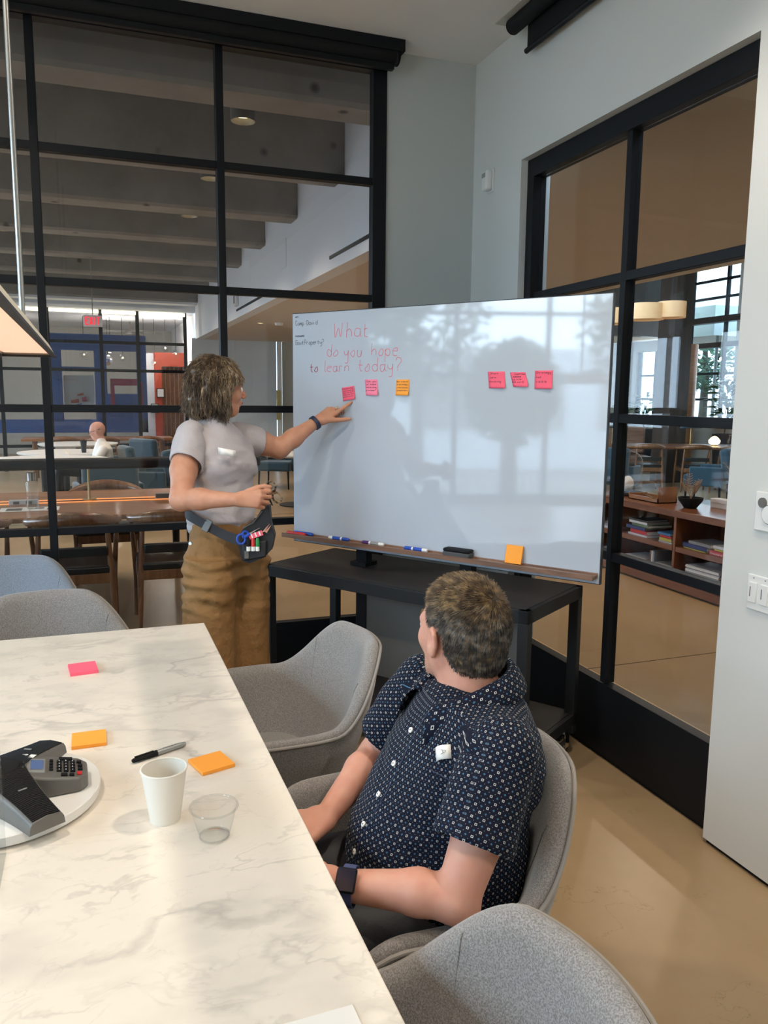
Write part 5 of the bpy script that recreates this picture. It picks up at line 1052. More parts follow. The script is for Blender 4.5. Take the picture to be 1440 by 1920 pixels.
# bob hair: cap + strands
S = SDF((.34, 3.22, 1.40), (.66, 3.53, 1.72), .0042)
hp = lambda x, y, z: np.array(hc)+(hf*x+hl*y+hu*z)
S.ell(hp(-.024, 0, .042), (.108, .090, .094), RW, .02); S.ell(hp(-.050, 0, -.012), (.086, .098, .098), RW, .03); S.ell(hp(-.055, 0, -.062), (.076, .090, .048), RW, .03)
for s in (-1, 1): S.ell(hp(.004, s*.078, -.030), (.040, .024, .080), RW, .02); S.ell(hp(.040, s*.062, .040), (.040, .028, .042), RW, .02)
S.ell(hp(.096, 0, -.03), (.078, .074, .105), RW, .012, True); S.ell(hp(.072, 0, -.035), (.050, .14, .080), RW, .012, True); S.ell(hp(.105, -.0, .035), (.045, .050, .03), RW, .01, True); S.ell(hp(-.0, 0, -.135), (.13, .06, .05), RW, .01, True)
V, Fq = S.mesh(); V = relax(V, Fq, 2); nr = vnormals(V, Fq)
rel = (V-hc)@np.array(RW).T; V2 = V+nr*(fbm(V, 46, 3, (1, 1, .6))*.012+fbm(V, 20, 8)*.008)[:, None]; hcap = np_mesh('hair', V2, Fq, 'ash_blonde_hair', WP, True)
rng = np.random.default_rng(5); okc = np.nonzero(~((rel[:, 0] > .040) & (rel[:, 2] < .035)))[0]; cand = rng.choice(okc, 7500, replace=True); root = V[cand]; nn_ = nr[cand]; rr = rel[cand]; part = np.array([.0, 0, 1]); d = np.stack([rr[:, 0]*.1-.12, rr[:, 1]*4, np.full(len(rr), -1.1)], 1); d[:, 0] += np.where(rr[:, 2] > .07, rr[:, 0]*6, 0); d = d@np.array(RW)
d -= nn_*(d*nn_).sum(1)[:, None]; d /= np.linalg.norm(d, axis=1)[:, None]+1e-9
hairmat('blonde_highlights', (.16, .105, .055), (.34, .245, .145), (.55, .43, .29), (60, 60, 12)); cl_ = fbm(root, 26, 5, (1, 1, .5))*10; hl_ = ((rr[:, 0] > -.01) & (rr[:, 2] > -.01) & (rng.random(len(rr)) < .75)) | (rng.random(len(rr)) < .04); Ls2 = rng.uniform(.03, .072, len(root))*np.where((rr[:, 0] > .03), .55, 1)
for sel, nm, mm in ((~hl_, 'hair_strands', 'ash_blonde_hair'), (hl_, 'highlight_strands', 'blonde_highlights')):
    hs = strands(nm, (root-nn_*.001)[sel], (d+nn_*.16)[sel], Ls2[sel], .0012, 11, mm, hcap, .22, .55, seed=2, clump=cl_[sel], wf=.85); hs.location = (0, 0, 0); hs['kind'] = 'stuff'
# blouse
S = SDF((.22, 3.0, .94), (.82, 3.6, 1.50), .0042)
c = lambda z, df=0, ds=0: (.498+fW[0]*df+sW[0]*ds, 3.305+fW[1]*df+sW[1]*ds+(z-1.0)*.13, z)
S.loft([(c(.985), .142, .118), (c(1.02), .150, .125), (c(1.10), .143, .118), (c(1.18, .002), .143, .116), (c(1.26, .010), .150, .128), (c(1.32, .008), .156, .118), (c(1.37, .0), .150, .095), (c(1.405, -.004), .115, .075), (c(1.43, -.006), .07, .06)], sW, .02)
S.ell(c(1.255, .075, .055), (.062, .062, .062), None, .03); S.ell(c(1.255, .075, -.055), (.062, .062, .062), None, .03)
S.chain([(.480, 3.363, 1.41), (.474, 3.366, 1.462)], [.070, .0585], .02)
for (p, e) in ((Rs, Re), (Ls_, Le)):
    ax = (e-p)/np.linalg.norm(e-p); S.chain([p-ax*.03+np.array([0, 0, .006]), p+ax*.005], [.0585, .0600], .02)
V, Fq = S.mesh(); V = relax(V, Fq, 2); nr = vnormals(V, Fq)
f = fbm(V, 7, 1, (1, 1, .8))*.014+fbm(V+fbm(V, 5, 9)[:, None]*.06, 14, 2, (1, 1, 1.8))*.008; f -= .006*np.exp(-((V[:, 2]-1.025)/.010)**2); V = V+nr*f[:, None]
build_bl = np_mesh('blouse', V, Fq, 'blouse', WP, True)
for p, e, sg, ln in ((Rs, Re, -1, .105), (Ls_, Le, 1, .070)):
    ax = (e-p)/np.linalg.norm(e-p); S = SDF(np.minimum(p, e)-.1, np.maximum(p, e)+.1, .0042); S.chain([p-ax*.035+np.array([0, 0, .004]), p+ax*.02, p+ax*(ln+.06)], [.0560, .0620, .0700 if sg < 0 else .0640], .02)
    cn_ = ax+np.array([sW[0]*sg*.42, sW[1]*sg*.42, 0]); S.cut(p+ax*ln, cn_, .003); S.cap(p+ax*(ln-.012), p+ax*(ln+.08), .0590 if sg < 0 else .0545, .066, .004, sub=True)
    V, Fq = S.mesh(); V = relax(V, Fq, 2); nr = vnormals(V, Fq); np_mesh('sleeve', V+nr*(fbm(V, 14, 31, (1, 1, 1.5))*.006)[:, None], Fq, 'blouse', WP, True)
cr_ = MB(); 
for k in range(2): cr_.tube([(.474+(.0600+.0*k)*math.cos(a), 3.366+.0600*math.sin(a), 1.448-k*.018+.004*math.sin(a*2)) for a in [q*PI/18 for q in range(36)]], .0022, 6, closed=True)
build('collar_fold', cr_, 'blouse', build_bl).location = (0, 0, 0)
tg = build('name_tag', MB().grid([[Vector((.470+.016*i, 3.165-.004*i+(.012 if i in (0, 4) else 0)-.014*abs(math.sin(i*1.3)), 1.345-.026*j-.003*i)) for j in range(2)] for i in range(5)]), 'paper', WP, world=True); sm = tg.modifiers.new('s', 'SOLIDIFY'); sm.thickness = .0008
# trousers, shoes
S = SDF((.22, 3.0, .03), (.84, 3.50, 1.06), .006)
S.loft([((.500, 3.300, 1.035), .138, .108), ((.500, 3.295, .98), .150, .118), ((.503, 3.27, .90), .168, .128), ((.505, 3.25, .80), .172, .122)], sW, .03)
for s, kx in ((-1, (.425, 3.20)), (1, (.583, 3.285))):
    S.loft([((kx[0]+.01*-s, kx[1], .90), .105, .115), ((kx[0], kx[1], .72), .100, .112), ((kx[0]-.006, kx[1]-.01, .45), .104, .118), ((kx[0]-.012, kx[1]-.012, .08), .118, .135)], sW, .03)
V, Fq = S.mesh(); V = relax(V, Fq, 2); nr = vnormals(V, Fq); lo = np.clip((1.0-V[:, 2])/.1, 0, 1)
f = fbm(V, 6, 4, (1, 1, .5))*.012+fbm(V+fbm(V, 4, 2)[:, None]*.05, 9, 6, (.8, .8, 3.6))*.017*np.exp(-((V[:, 2]-.83)/.15)**2)+fbm(V, 8, 8, (1.6, 1.6, .35))*.013*np.clip((.8-V[:, 2])*3, 0, 1); V = V+nr*(f*lo)[:, None]
tr = np_mesh('trousers', V, Fq, 'trouser', WP, True)
build('rivet', MB().tube([(.350, 3.128, .975), (.346, 3.120, .975)], .0065, 12), 'steel', tr).location = (0, 0, 0)
for s in (-1, 1):
    cx, cy_ = (.425, 3.17) if s < 0 else (.590, 3.25); an = math.atan2(fW[1], fW[0]); rot = Matrix.Rotation(an, 3, 'Z')
    mb = MB(); vs = []
    for i, (x, w_, h) in enumerate(((-.09, .025, .05), (-.08, .036, .075), (0, .038, .085), (.06, .046, .062), (.12, .044, .045), (.155, .025, .03))):
        for j in range(10): a = PI*j/9; vs.append(rot @ Vector((x, w_*math.cos(a), max(h*math.sin(a), 0)))+Vector((cx, cy_, .001)))
    mb.add(vs, [(i*10+j, (i+1)*10+j, (i+1)*10+(j+1) % 10, i*10+(j+1) % 10) for i in range(5) for j in range(10)]+[tuple(range(10)), tuple(50+j for j in range(9, -1, -1))]); build('shoe', mb, 'blackcloth', WP, world=True)
# wrist band
ax = (Lw-Le)/np.linalg.norm(Lw-Le); u_ = np.cross(ax, [0, 0, 1]); u_ /= np.linalg.norm(u_); v_ = np.cross(ax, u_); bc_ = Lw-ax*.012
wbm = MB(); P = []
for q in range(28): a = 2*PI*q/28; P.append(bc_+u_*math.cos(a)*.0285+v_*math.sin(a)*.0285)
for q in range(28):
    n_ = (P[q]-bc_)/.0285
    for (da, dr) in ((-.009, 0), (.009, 0), (.009, .004), (-.009, .004)): wbm.v.append(tuple(P[q]+ax*da+n_*dr))
wbm.f = [(q*4+j, q*4+(j+1) % 4, ((q+1) % 28)*4+(j+1) % 4, ((q+1) % 28)*4+j) for q in range(28) for j in range(4)]; build('wrist_band', wbm, 'navy', WP, world=True)
build('finger_ring', MB().tube([Vector(Lw)+Vector((.085, -.02, .062))+Vector((.0085*math.cos(a)*.6, .0085*math.sin(a), .0085*math.cos(a)*.8)) for a in [q*PI/8 for q in range(16)]], .0012, 6, closed=True), 'brass', WP, world=True)
# waist pack
bel = MB(); pts = catmull([(.352, 3.33, 1.075), (.348, 3.225, 1.075), (.392, 3.155, 1.052), (.470, 3.110, 1.008), (.530, 3.075, .985)], 6); hlf = .021
for i, p in enumerate(pts):
    for (dz, dd) in ((-hlf, 0), (hlf, 0), (hlf, .003), (-hlf, .003)): bel.v.append((p.x-.3*dd-.25*dz*.0, p.y-dd, p.z+dz))
n = len(pts); bel.f = [(i*4+j, (i+1)*4+j, (i+1)*4+(j+1) % 4, i*4+(j+1) % 4) for i in range(n-1) for j in range(4)]
WPK = thing('waist_pack', 'black nylon waist pack worn by the standing person, with tools in its pockets', 'bag', (.585, 3.06, .90))
wl_ = lambda o: setattr(o, 'location', -Vector(WPK.location))
build('strap', bel, 'blackcloth', WPK, world=True); o = build('buckle', MB().cbox((.415, 3.134, 1.040), (.03, .008, .05), Matrix.Rotation(.5, 3, 'Y') @ Matrix.Rotation(-.6, 3, 'Z')), 'grey', WPK, world=True, bevel=.003)
d1 = np.array([.80, -.10, 0]); d1 = Vector((.93, .02, 0)).normalized()
R3 = Matrix.Rotation(math.radians(-16), 3, 'Z')
out = [(-.060, .020), (-.045, .075), (.010, .115), (.040, .165), (.062, .172), (.066, .11), (.082, .05), (.072, .0), (.04, -.035), (-.02, -.06), (-.045, -.05), (-.055, -.01)]
pk = MB(); 
for (yy, s) in ((.045, .92), (.03, 1.0), (-.012, 1.0), (-.026, .90)):
    for (x, z) in out: v = R3 @ Vector(((x-.01)*s+.01, yy, (z-.04)*s+.04)); pk.v.append((.585+v.x, 3.055+v.y, .955+v.z))
k = len(out); pk.f = [(i*k+j, i*k+(j+1) % k, (i+1)*k+(j+1) % k, (i+1)*k+j) for i in range(3) for j in range(k)]+[tuple(range(k)), tuple(3*k+j for j in range(k-1, -1, -1))]
bd = build('pouch', pk, 'blackcloth', WPK, world=True, bevel=.006, ang=50)
def wpt(x, y, z): v = R3 @ Vector((x, y, z)); return Vector((.585+v.x, 3.055+v.y, .955+v.z))
pkt = MB(); 
for (yy, a, b) in ((-.030, .0, .0), (-.040, .004, .004)):
    for (x, z) in ((-.042+a, -.045+b), (.050-a, -.030+b), (.052-a, .040-b), (-.045+a, .028-b)): pkt.v.append(tuple(wpt(x, yy, z)))
pkt.f = [(0, 1, 2, 3), (4, 7, 6, 5), (0, 4, 5, 1), (1, 5, 6, 2), (2, 6, 7, 3), (3, 7, 4, 0)]; build('front_pocket', pkt, 'blackcloth', WPK, world=True, bevel=.003)
build('label_patch', MB().cbox(wpt(-.026, -.042, -.018), (.016, .003, .03), R3), 'grey', WPK, world=True)
build('zip', MB().tube([wpt(-.04, -.030, .085), wpt(.0, -.031, .105), wpt(.035, -.031, .150)], .002, 6), 'grey', WPK, world=True)
sc_ = thing('scissors', 'blue handled scissors tucked into the waist pack', 'scissors', wpt(-.045, -.05, .045))
o_ = Vector(sc_.location)
for k, (cx, cz) in enumerate(((0, 0), (.016, .016))): build('handle', MB().tube([Vector((cx+.016*math.cos(a)*(1 if k == 0 else .7), .002*k, cz+.019*math.sin(a)*(1 if k == 0 else .7)))for a in [q*PI/10 for q in range(20)]], .0042, 8, closed=True), 'bluep', sc_)
build('shank', MB().tube([(.012, 0, .006), (.034, .0, .02)], [.007, .006], 8), 'bluep', sc_); build('blade', MB().tube([(.030, .004, .016), (.075, .004, .040)], [.005, .001], 8), 'steel', sc_)
for k, (x, cap_) in enumerate(((-.010, 'blackp'), (.008, 'redp'), (.025, 'greenp'))):
    m_ = thing('pocket_marker', ('black', 'red', 'green')[k]+' capped white marker standing in the waist pack', 'marker', wpt(x-.008, -.047, .012), math.radians(-16), 'markers in the waist pack')
    build('barrel', MB().tube([(0, 0, -.014), (0, 0, .004)], .0078, 14), 'white', m_); build('cap', MB().tube([(0, 0, .004), (0, 0, .028), (0, 0, .036)], [.0082, .0078, .005], 14), cap_, m_)
pn = thing('paper_strip', 'folded pink and white striped paper sticking out of the waist pack', 'paper', wpt(.01, -.034, .055), math.radians(-16))
build('sheet', MB().cbox((0, -.006, .004), (.055, .002, .020), Matrix.Rotation(-.35, 3, 'Y')), 'pink', pn); build('tip', MB().add([(.02, -.008, .012), (.055, -.008, .050), (.035, -.008, .018), (.062, -.008, .046), (.042, -.008, .012)], [(0, 1, 2), (2, 3, 4)]), 'skin', pn, smooth=False)
for k in range(3): build('stripe', MB().cbox((-.015+k*.015, -.0085, .001+k*.005), (.005, .001, .018), Matrix.Rotation(-.35, 3, 'Y')), 'paper', pn)
# the glasses in her hand
gc = Vector(th2)*.45+Vector(tips2[0])*.55; gl_ = thing('eyeglasses', 'folded tortoiseshell glasses held in the right hand of the standing person', 'glasses', gc+Vector((-.012, 0, -.016)))
def ring(c, r1, r2, ax1, ax2, rr_, m, nm, par): return build(nm, MB().tube([Vector(c)+Vector(ax1)*r1*math.cos(a)+Vector(ax2)*r2*math.sin(a) for a in [q*PI/14 for q in range(28)]], rr_, 8, closed=True), m, par)
a1, a2 = Vector((.45, -.12, -.88)).normalized(), Vector((.80, -.30, .45)).normalized()
M['tortoise'] = mat('tortoiseshell', (.02, .012, .01), .25, var=(90, (.30, .20, .12), .08))
for q, off in enumerate((-.022, .026)):
    rim_ = ring(a1*off+Vector((.030, -.004, .012)), .021, .016, a1, a2, .0036, 'tortoise', 'rim', gl_); P0 = a1*off+Vector((.030, -.004, .012)); build('lens', MB().add([P0+a1*.019*math.cos(a)+a2*.014*math.sin(a) for a in [q_*PI/10 for q_ in range(20)]], [tuple(range(20))]), 'clear', rim_, smooth=False)
build('bridge', MB().tube([a1*-.006+Vector((.030, -.004, .012)), a1*.010+Vector((.030, -.004, .012))], .0028, 8), 'blackp', gl_)
build('temple', MB().tube([a1*-.043+Vector((.03, -.004, .012)), a1*-.02+Vector((.004, -.012, .006)), a1*.045+Vector((.0, -.014, .0))], .0028, 8), 'blackp', gl_); build('temple', MB().tube([a1*.047+Vector((.03, -.004, .012)), a1*.02+Vector((.012, .006, .006)), a1*-.04+Vector((.008, .008, .0))], .0028, 8), 'brass', gl_)

# ---------------------------------------------------------------- the seated man
MP = thing('person', 'seated person in a navy shirt printed with small white squares, seen from behind', 'person', (.70, 1.42, 0))
mf = np.array([-.50, .84, -.03]); mf = np.array([-.24, .965, .02]); mf /= np.linalg.norm(mf); ml = np.cross(UP, mf); ml /= np.linalg.norm(ml); mu_ = np.cross(mf, ml); RM = [mf, ml, mu_]
S = SDF((.28, .98, .47), (1.0, 1.86, 1.24), .0036); hm = np.array([.708, 1.455, 1.064]); PM = head_prims(S, hm, RM, True, .96)
S.chain([(.712, 1.437, 1.035), (.712, 1.420, .975), (.715, 1.405, .92)], [.0585, .0575, .070], .02)
LsM = np.array([.672, 1.205, .900]); LeM = np.array([.553, 1.124, .700]); LwM = np.array([.378, 1.232, .700]); RsM = np.array([.685, 1.595, .895]); ReM = np.array([.600, 1.665, .715]); RwM = np.array([.440, 1.520, .668])
S.loft([((.70, 1.40, .52), .16, .12), ((.69, 1.40, .70), .16, .13), ((.715, 1.40, .86), .17, .10), ((.715, 1.40, .925), .13, .068)], (0, 1, 0), .02)
S.chain([LsM, LsM*.5+LeM*.5+np.array([.006, 0, 0]), LeM], [.056, .047, .038], .016); S.chain([LeM, LeM*.68+LwM*.32+np.array([0, 0, .006]), LwM], [.036, .0375, .0255], .014)
S.ell(LeM+np.array([.014, -.010, -.018]), (.020, .020, .020), None, .02)
S.chain([RsM, ReM], [.056, .040], .02); S.chain([ReM, ReM*.68+RwM*.32+np.array([0, 0, .006]), RwM], [.039, .038, .026], .014)
hand(S, RwM+np.array([-.008, -.006, -.002]), (-.72, -.42, -.10), (.1, .25, -.95), (-.40, .85, .15), [(.35, .4, .3), (.45, .5, .3), (.5, .5, .3), (.5, .5, .3)], 1.02, (.75, .2, -.1), .005)
hand(S, LwM+np.array([-.010, .006, 0]), (-.62, .62, -.30), (-.45, -.35, .8), (.5, .7, .35), [(.5, .6, .4), (.6, .7, .4), (.65, .7, .4), (.7, .7, .4)], 1.0, (.5, .3, .2), .005)
V, Fq = S.mesh(); V = relax(V, Fq, 3, .5); del S
MBd = np_mesh('body', V, Fq, 'skin', MP, True); eyes(MP, PM, RM)
# beard shadow and brow
hairmat('brown_hair', (.045, .028, .016), (.135, .085, .042), (.32, .215, .10), (55, 55, 75)); hairmat('greying_hair', (.034, .030, .027), (.085, .076, .068), (.24, .22, .20), (55, 55, 75))
S = SDF((.56, 1.28, .92), (.88, 1.62, 1.20), .0036); sp2 = lambda x, y, z: np.array(hm)+.96*(mf*x+ml*y+mu_*z)
S.ell(sp2(-.019, 0, .040), (.0975, .0785, .0845), RM, .012); S.ell(sp2(-.050, 0, .005), (.069, .0735, .078), RM, .02); S.ell(sp2(-.060, 0, -.045), (.048, .056, .040), RM, .02)
S.cut(sp2(.058, 0, .045), mf*1.0+mu_*-.25)
for s in (-1, 1): S.ell(sp2(.045, s*.080, -.035), (.050, .050, .066), RM, .01, True); S.ell(sp2(-.010, s*.095, -.012), (.034, .030, .042), RM, .006, True); S.ell(sp2(.080, s*.072, .030), (.056, .042, .062), RM, .01, True)
S.ell(sp2(.06, 0, -.09), (.08, .09, .06), RM, .01, True)
V, Fq = S.mesh(); V = relax(V, Fq, 2); nr = vnormals(V, Fq); hcm = np_mesh('hair', V-nr*.001, Fq, 'brown_hair', MP, True)
rng = np.random.default_rng(11); rel = (V-hm)@np.array(RM).T; okv = np.nonzero((np.linalg.norm(rel-np.array([-.02, 0, .03]), axis=1) > .066) & (nr@mf > -2))[0]; pick = rng.choice(okv, min(15000, len(okv)*2), replace=True); root = V[pick]+rng.normal(0, .0012, (len(pick), 3)); nn_ = nr[pick]; rr = rel[pick]
whorl = np.array([-.085, -.012, .085]); dv = rr-whorl; dn_ = np.linalg.norm(dv, axis=1)[:, None]+1e-6; d = dv/dn_; d[:, 2] -= np.clip(-(rr[:, 2]-.06)*9, 0, 1.2); d = d@np.array(RM); d -= nn_*(d*nn_).sum(1)[:, None]; d /= np.linalg.norm(d, axis=1)[:, None]+1e-9
top = np.clip((rr[:, 2]-.0)/.1, 0, 1); L_ = .007+.009*top+rng.uniform(0, .003, len(pick)); dd = d*.9+nn_*(.18+.30*top)[:, None]+rng.normal(0, .10, d.shape); dd /= np.linalg.norm(dd, axis=1)[:, None]
side_ = (rr[:, 2] < .058+rng.normal(0, .012, len(rr)))
for sel, nm, mm in ((~side_, 'top_hair', 'brown_hair'), (side_, 'side_hair', 'greying_hair')):
    o = strands(nm, root[sel], dd[sel], L_[sel], .0006, 3, mm, hcm, .10, .10, seed=4); o.location = (0, 0, 0); o['kind'] = 'stuff'
# stubble
bd_ok = np.nonzero(((MBv := np.array([v.co[:] for v in MBd.data.vertices]))[:, 2] < 1.062) & (MBv[:, 2] > .96) & (((MBv-hm)@mf) > .012) & (((MBv-hm)@mf) < .1))[0]
rel2 = (MBv[bd_ok]-hm)@np.array(RM).T; k2 = (rel2[:, 2] < -.028) & (rel2[:, 2] > -.108) & (np.linalg.norm(rel2, axis=1) < .13); bd_ok = bd_ok[k2]
cen = np.array(hm)+mf*-.0; nb = MBv[bd_ok]-(np.array(hm)+mf*.02+mu_*-.05); nb /= np.linalg.norm(nb, axis=1)[:, None]; pk_ = rng.choice(len(bd_ok), 2600); o = strands('stubble', MBv[bd_ok][pk_]+rng.normal(0, .0012, (2600, 3)), nb[pk_]+np.array([0, 0, -.5]), np.full(2600, .0016), .00018, 2, 'brown_hair', MP, .3, 0, seed=9); o['kind'] = 'stuff'
for s in (-1, 1): build('eyebrow', MB().tube([PM(.0945, s*.014, .024), PM(.092, s*.032, .030), PM(.078, s*.050, .024)], [.003, .0036, .0015], 6), 'brown_hair', MP, world=True)
build('lips', MB().tube([PM(.0925, -.020, -.057), PM(.097, 0, -.056), PM(.0925, .020, -.057)], [.002, .004, .002], 8), 'lip', MP, world=True)
# shirt with a printed pattern laid out in metres on uv
def shirtmat():
    m = mat('printed_shirt', (.012, .017, .045), .85, spec=.2); nt = m.node_tree; b = nt.nodes['Principled BSDF']; L = nt.links.new
    uv = N(nt, 'ShaderNodeUVMap'); sp = N(nt, 'ShaderNodeSeparateXYZ'); L(uv.outputs[0], sp.inputs[0])
    def mth(op, a, b_=None, c_=None):
        n = N(nt, 'ShaderNodeMath', operation=op)
        for i, x in enumerate((a, b_, c_)):
            if x is None: continue
            if isinstance(x, (int, float)): n.inputs[i].default_value = x
            else: L(x, n.inputs[i])
        return n.outputs[0]
    A, Bq = .0205, .0205
    def cell(ox, oy):
        u = mth('SUBTRACT', mth('FRACT', mth('ADD', mth('DIVIDE', sp.outputs[0], A), ox)), .5); v = mth('SUBTRACT', mth('FRACT', mth('ADD', mth('DIVIDE', sp.outputs[1], Bq), oy)), .5); return mth('ABSOLUTE', mth('MULTIPLY', u, A)), mth('ABSOLUTE', mth('MULTIPLY', v, Bq))
    def sq(ox, oy, r0, r1): u, v = cell(ox, oy); d = mth('MAXIMUM', u, v); return mth('MULTIPLY', mth('LESS_THAN', d, r1), mth('GREATER_THAN', d, r0))
    def plus(ox, oy, r, w_): u, v = cell(ox, oy); return mth('MULTIPLY', mth('LESS_THAN', mth('MINIMUM', u, v), w_), mth('LESS_THAN', mth('MAXIMUM', u, v), r))
    def dot(ox, oy, r): u, v = cell(ox, oy); return mth('LESS_THAN', mth('ADD', u, v), r)
    wht = mth('MAXIMUM', sq(0, 0, .0011, .0020), sq(.5, .5, .0011, .0020)); 
    blu = mth('MAXIMUM', plus(.5, 0, .0019, .00045), plus(0, .5, .0019, .00045)); dts = mth('MAXIMUM', mth('MAXIMUM', dot(.25, .25, 00.0006), dot(.75, .75, 00.0006)), mth('MAXIMUM', dot(.25, .75, 00.0006), dot(.75, .25, 00.0006)))
    m1 = N(nt, 'ShaderNodeMixRGB'); m1.inputs[1].default_value = (.004, .0055, .016, 1); m1.inputs[2].default_value = (.07, .19, .32, 1); L(blu, m1.inputs[0]); m2 = N(nt, 'ShaderNodeMixRGB'); m2.inputs[2].default_value = (.52, .52, .49, 1); L(mth('MAXIMUM', wht, dts), m2.inputs[0]); L(m1.outputs[0], m2.inputs[1]); L(m2.outputs[0], b.inputs['Base Color']); M['shirt'] = m
shirtmat()
def cloth(name, S, m, par, fold, uvf, it=2, alt=None):
    V, Fq = S.mesh(); V = relax(V, Fq, it); nr = vnormals(V, Fq); V = V+nr*fold(V)[:, None]; o = np_mesh(name, V, Fq, m, par, True); me = o.data; uvl = me.uv_layers.new(name='UVMap')
    li = np.zeros(len(me.loops), np.int32); me.loops.foreach_get('vertex_index', li); uvs = uvf(V)[li]
    if name == 'shirt':
        flat = np.repeat((np.abs(nr[Fq].mean(1)[:, 2]) > .70) & (V[Fq].mean(1)[:, 2] > .7), 4); uvs[flat] = V[li][flat][:, [1, 0]]*np.array([1, 1.1])
    if alt is not None: va, mk_ = alt(V); fm = np.repeat(mk_[Fq].all(1), 4); uvs[fm] = va[li][fm]
    uvl.data.foreach_set('uv', uvs.reshape(-1).astype(np.float32)); return o
S = SDF((.38, 1.10, .48), (.98, 1.76, 1.04), .0045)
S.loft([((.665, 1.405, .505), .185, .185), ((.650, 1.405, .58), .190, .198), ((.645, 1.40, .66), .185, .185), ((.664, 1.40, .75), .180, .158), ((.686, 1.40, .84), .188, .132), ((.702, 1.402, .90), .188, .110), ((.713, 1.403, .945), .152, .092), ((.722, 1.405, .966), .078, .066)], (0, 1, 0), .03)
S.ell((.775, 1.40, .82), (.07, .15, .12), None, .04)
for (p, e) in ((LsM, LeM), (RsM, ReM)): S.chain([p+np.array([.01, .02 if p is LsM else -.02, .0]), p], [.066, .068], .04)
tc3 = np.array([.675, 1.40])
fold_s = lambda V: fbm(V, 7, 11, (1, 1, .8))*.011+fbm(V+fbm(V, 6, 3)[:, None]*.05, 15, 5, (1, 1, 2.4))*.0042
def uvt(V):
    a = np.arctan2(V[:, 1]-tc3[1], -(V[:, 0]-tc3[0])); a = np.where(a > 1.9, a-2*PI, a); zs = np.array([.48, .505, .58, .66, .75, .84, .90, .945, .972, 1.02]); xs = np.array([.48, .48, .452, .46, .506, .554, .592, .624, .64, .64]); arc = np.concatenate([[0], np.cumsum(np.hypot(np.diff(zs), np.diff(xs)))]); return np.stack([a*.19, np.interp(V[:, 2], zs, arc)], 1)
sh = cloth('shirt', S, 'shirt', MP, fold_s, uvt)
# drop the uv seam faces by choosing the branch cut on the far side (behind the far shoulder)
for nm, p, e in (('l', LsM, LeM), ('r', RsM, ReM)):
    ax = (e-p)/np.linalg.norm(e-p); lo = np.minimum(p, e)-.10; hi = np.maximum(p, e)+.10; S = SDF(lo, hi, .004); S.chain([p-ax*.01, p+ax*.06, p+ax*.140], [.068, .068, .0735], .02); S.cut(p+ax*.155, ax, .003); S.cap(p+ax*.148, p+ax*.19, .064, .066, .004, sub=True)
    us = np.cross(ax, [0, 0, 1]); us /= np.linalg.norm(us); vs_ = np.cross(us, ax)
    def uvs_(V, p=p, ax=ax, us=us, vs_=vs_): q = V-p; t = q@ax; a = np.arctan2(q@us, -(q@vs_)); return np.stack([a*.066, -t], 1)
    cloth('sleeve', S, 'shirt', MP, lambda V: fbm(V, 12, 21, (1, 1, 1))*.005, uvs_, alt=lambda V, p=p, ax=ax, us=us, vs_=vs_: (np.stack([(V-p)@us, (V-p)@vs_], 1), (((V-p)@ax) < .01) & (np.linalg.norm((V-p)-((V-p)@ax)[:, None]*ax, axis=1) < .055)))
# collar: two leaves standing and folding over
nk = np.array([.715, 1.408, .968]); cm = []; nseg = 30
for i in range(nseg+1):
    a = -2.55+5.1*i/nseg; di = np.array([math.cos(a), math.sin(a), 0]); frt = max(0, abs(a)-1.5)/1.05; b0 = nk+di*np.array([.078, .078, 0])+np.array([-.012*frt*3, 0, -.026*frt-.010+.020*math.cos(a)]); r = []
    for (dr, dz) in ((.0, -.012), (-.004, .018), (-.004, .030), (.004, .034), (.014, .026), (.026, .006), (.034, -.010-.022*frt)): r.append(Vector(b0+di*dr*(1+.3*frt)+np.array([0, 0, dz*1.05])))
    cm.append(r)
co_ = build('collar', MB().grid(cm), 'shirt', MP, world=True, ang=80); me = co_.data; uvl = me.uv_layers.new(name='UVMap')
for l in me.loops: v = me.vertices[l.vertex_index].co; k = l.vertex_index; uvl.data[l.index].uv = ((k//7)*.0152, (0, .031, .043, .053, .066, .088, .106)[k % 7])
sm = co_.modifiers.new('s', 'SOLIDIFY'); sm.thickness = .0022
for k, (x, y, z) in enumerate(((.596, 1.397, .866), (.552, 1.404, .806), (.511, 1.39, .753), (.473, 1.366, .705))):
    pass
import mathutils.bvhtree as _bt
bm_ = bmesh.new(); bm_.from_mesh(sh.data); tree_ = _bt.BVHTree.FromBMesh(bm_); bm_.free()
def on_shirt(p, d=(-1, -.15, .35)):
    d = Vector(d).normalized(); hit = tree_.ray_cast(Vector(p)+d*.5, -d); return (hit[0], hit[1]) if hit[0] is not None else (Vector(p), d)
for k, (y, z) in enumerate(((1.392, .885), (1.392, .815), (1.392, .75), (1.388, .69), (1.384, .635))):
    p, n_ = on_shirt((.62, y, z), (-1, 0, .15)); t = n_.orthogonal().normalized()
    b_ = build('button', MB().tube([p+n_*-.001, p+n_*.0022, p+n_*.0026], [.0056, .0056, .0046], 16), 'paper', MP, world=True); build('button_hole', MB().tube([p+n_*.0026, p+n_*.0030], .0018, 8), 'grey', b_).location = (0, 0, 0)
pl_ = MB(); P = []
for i in range(30):
    z = .60+.33*i/29; p, n_ = on_shirt((.62, 1.372, z), (-1, 0, .15)); P.append(p+n_*.0008)
pl_.tube(P, .0012, 5); build('placket_edge', pl_, 'navy', MP, world=True)
p, n_ = on_shirt((.60, 1.288, .885), (-.9, -.5, .3)); t1 = Vector((-.35, .75, -.5)); t1 = (t1-n_*t1.dot(n_)).normalized(); t2 = n_.cross(t1)
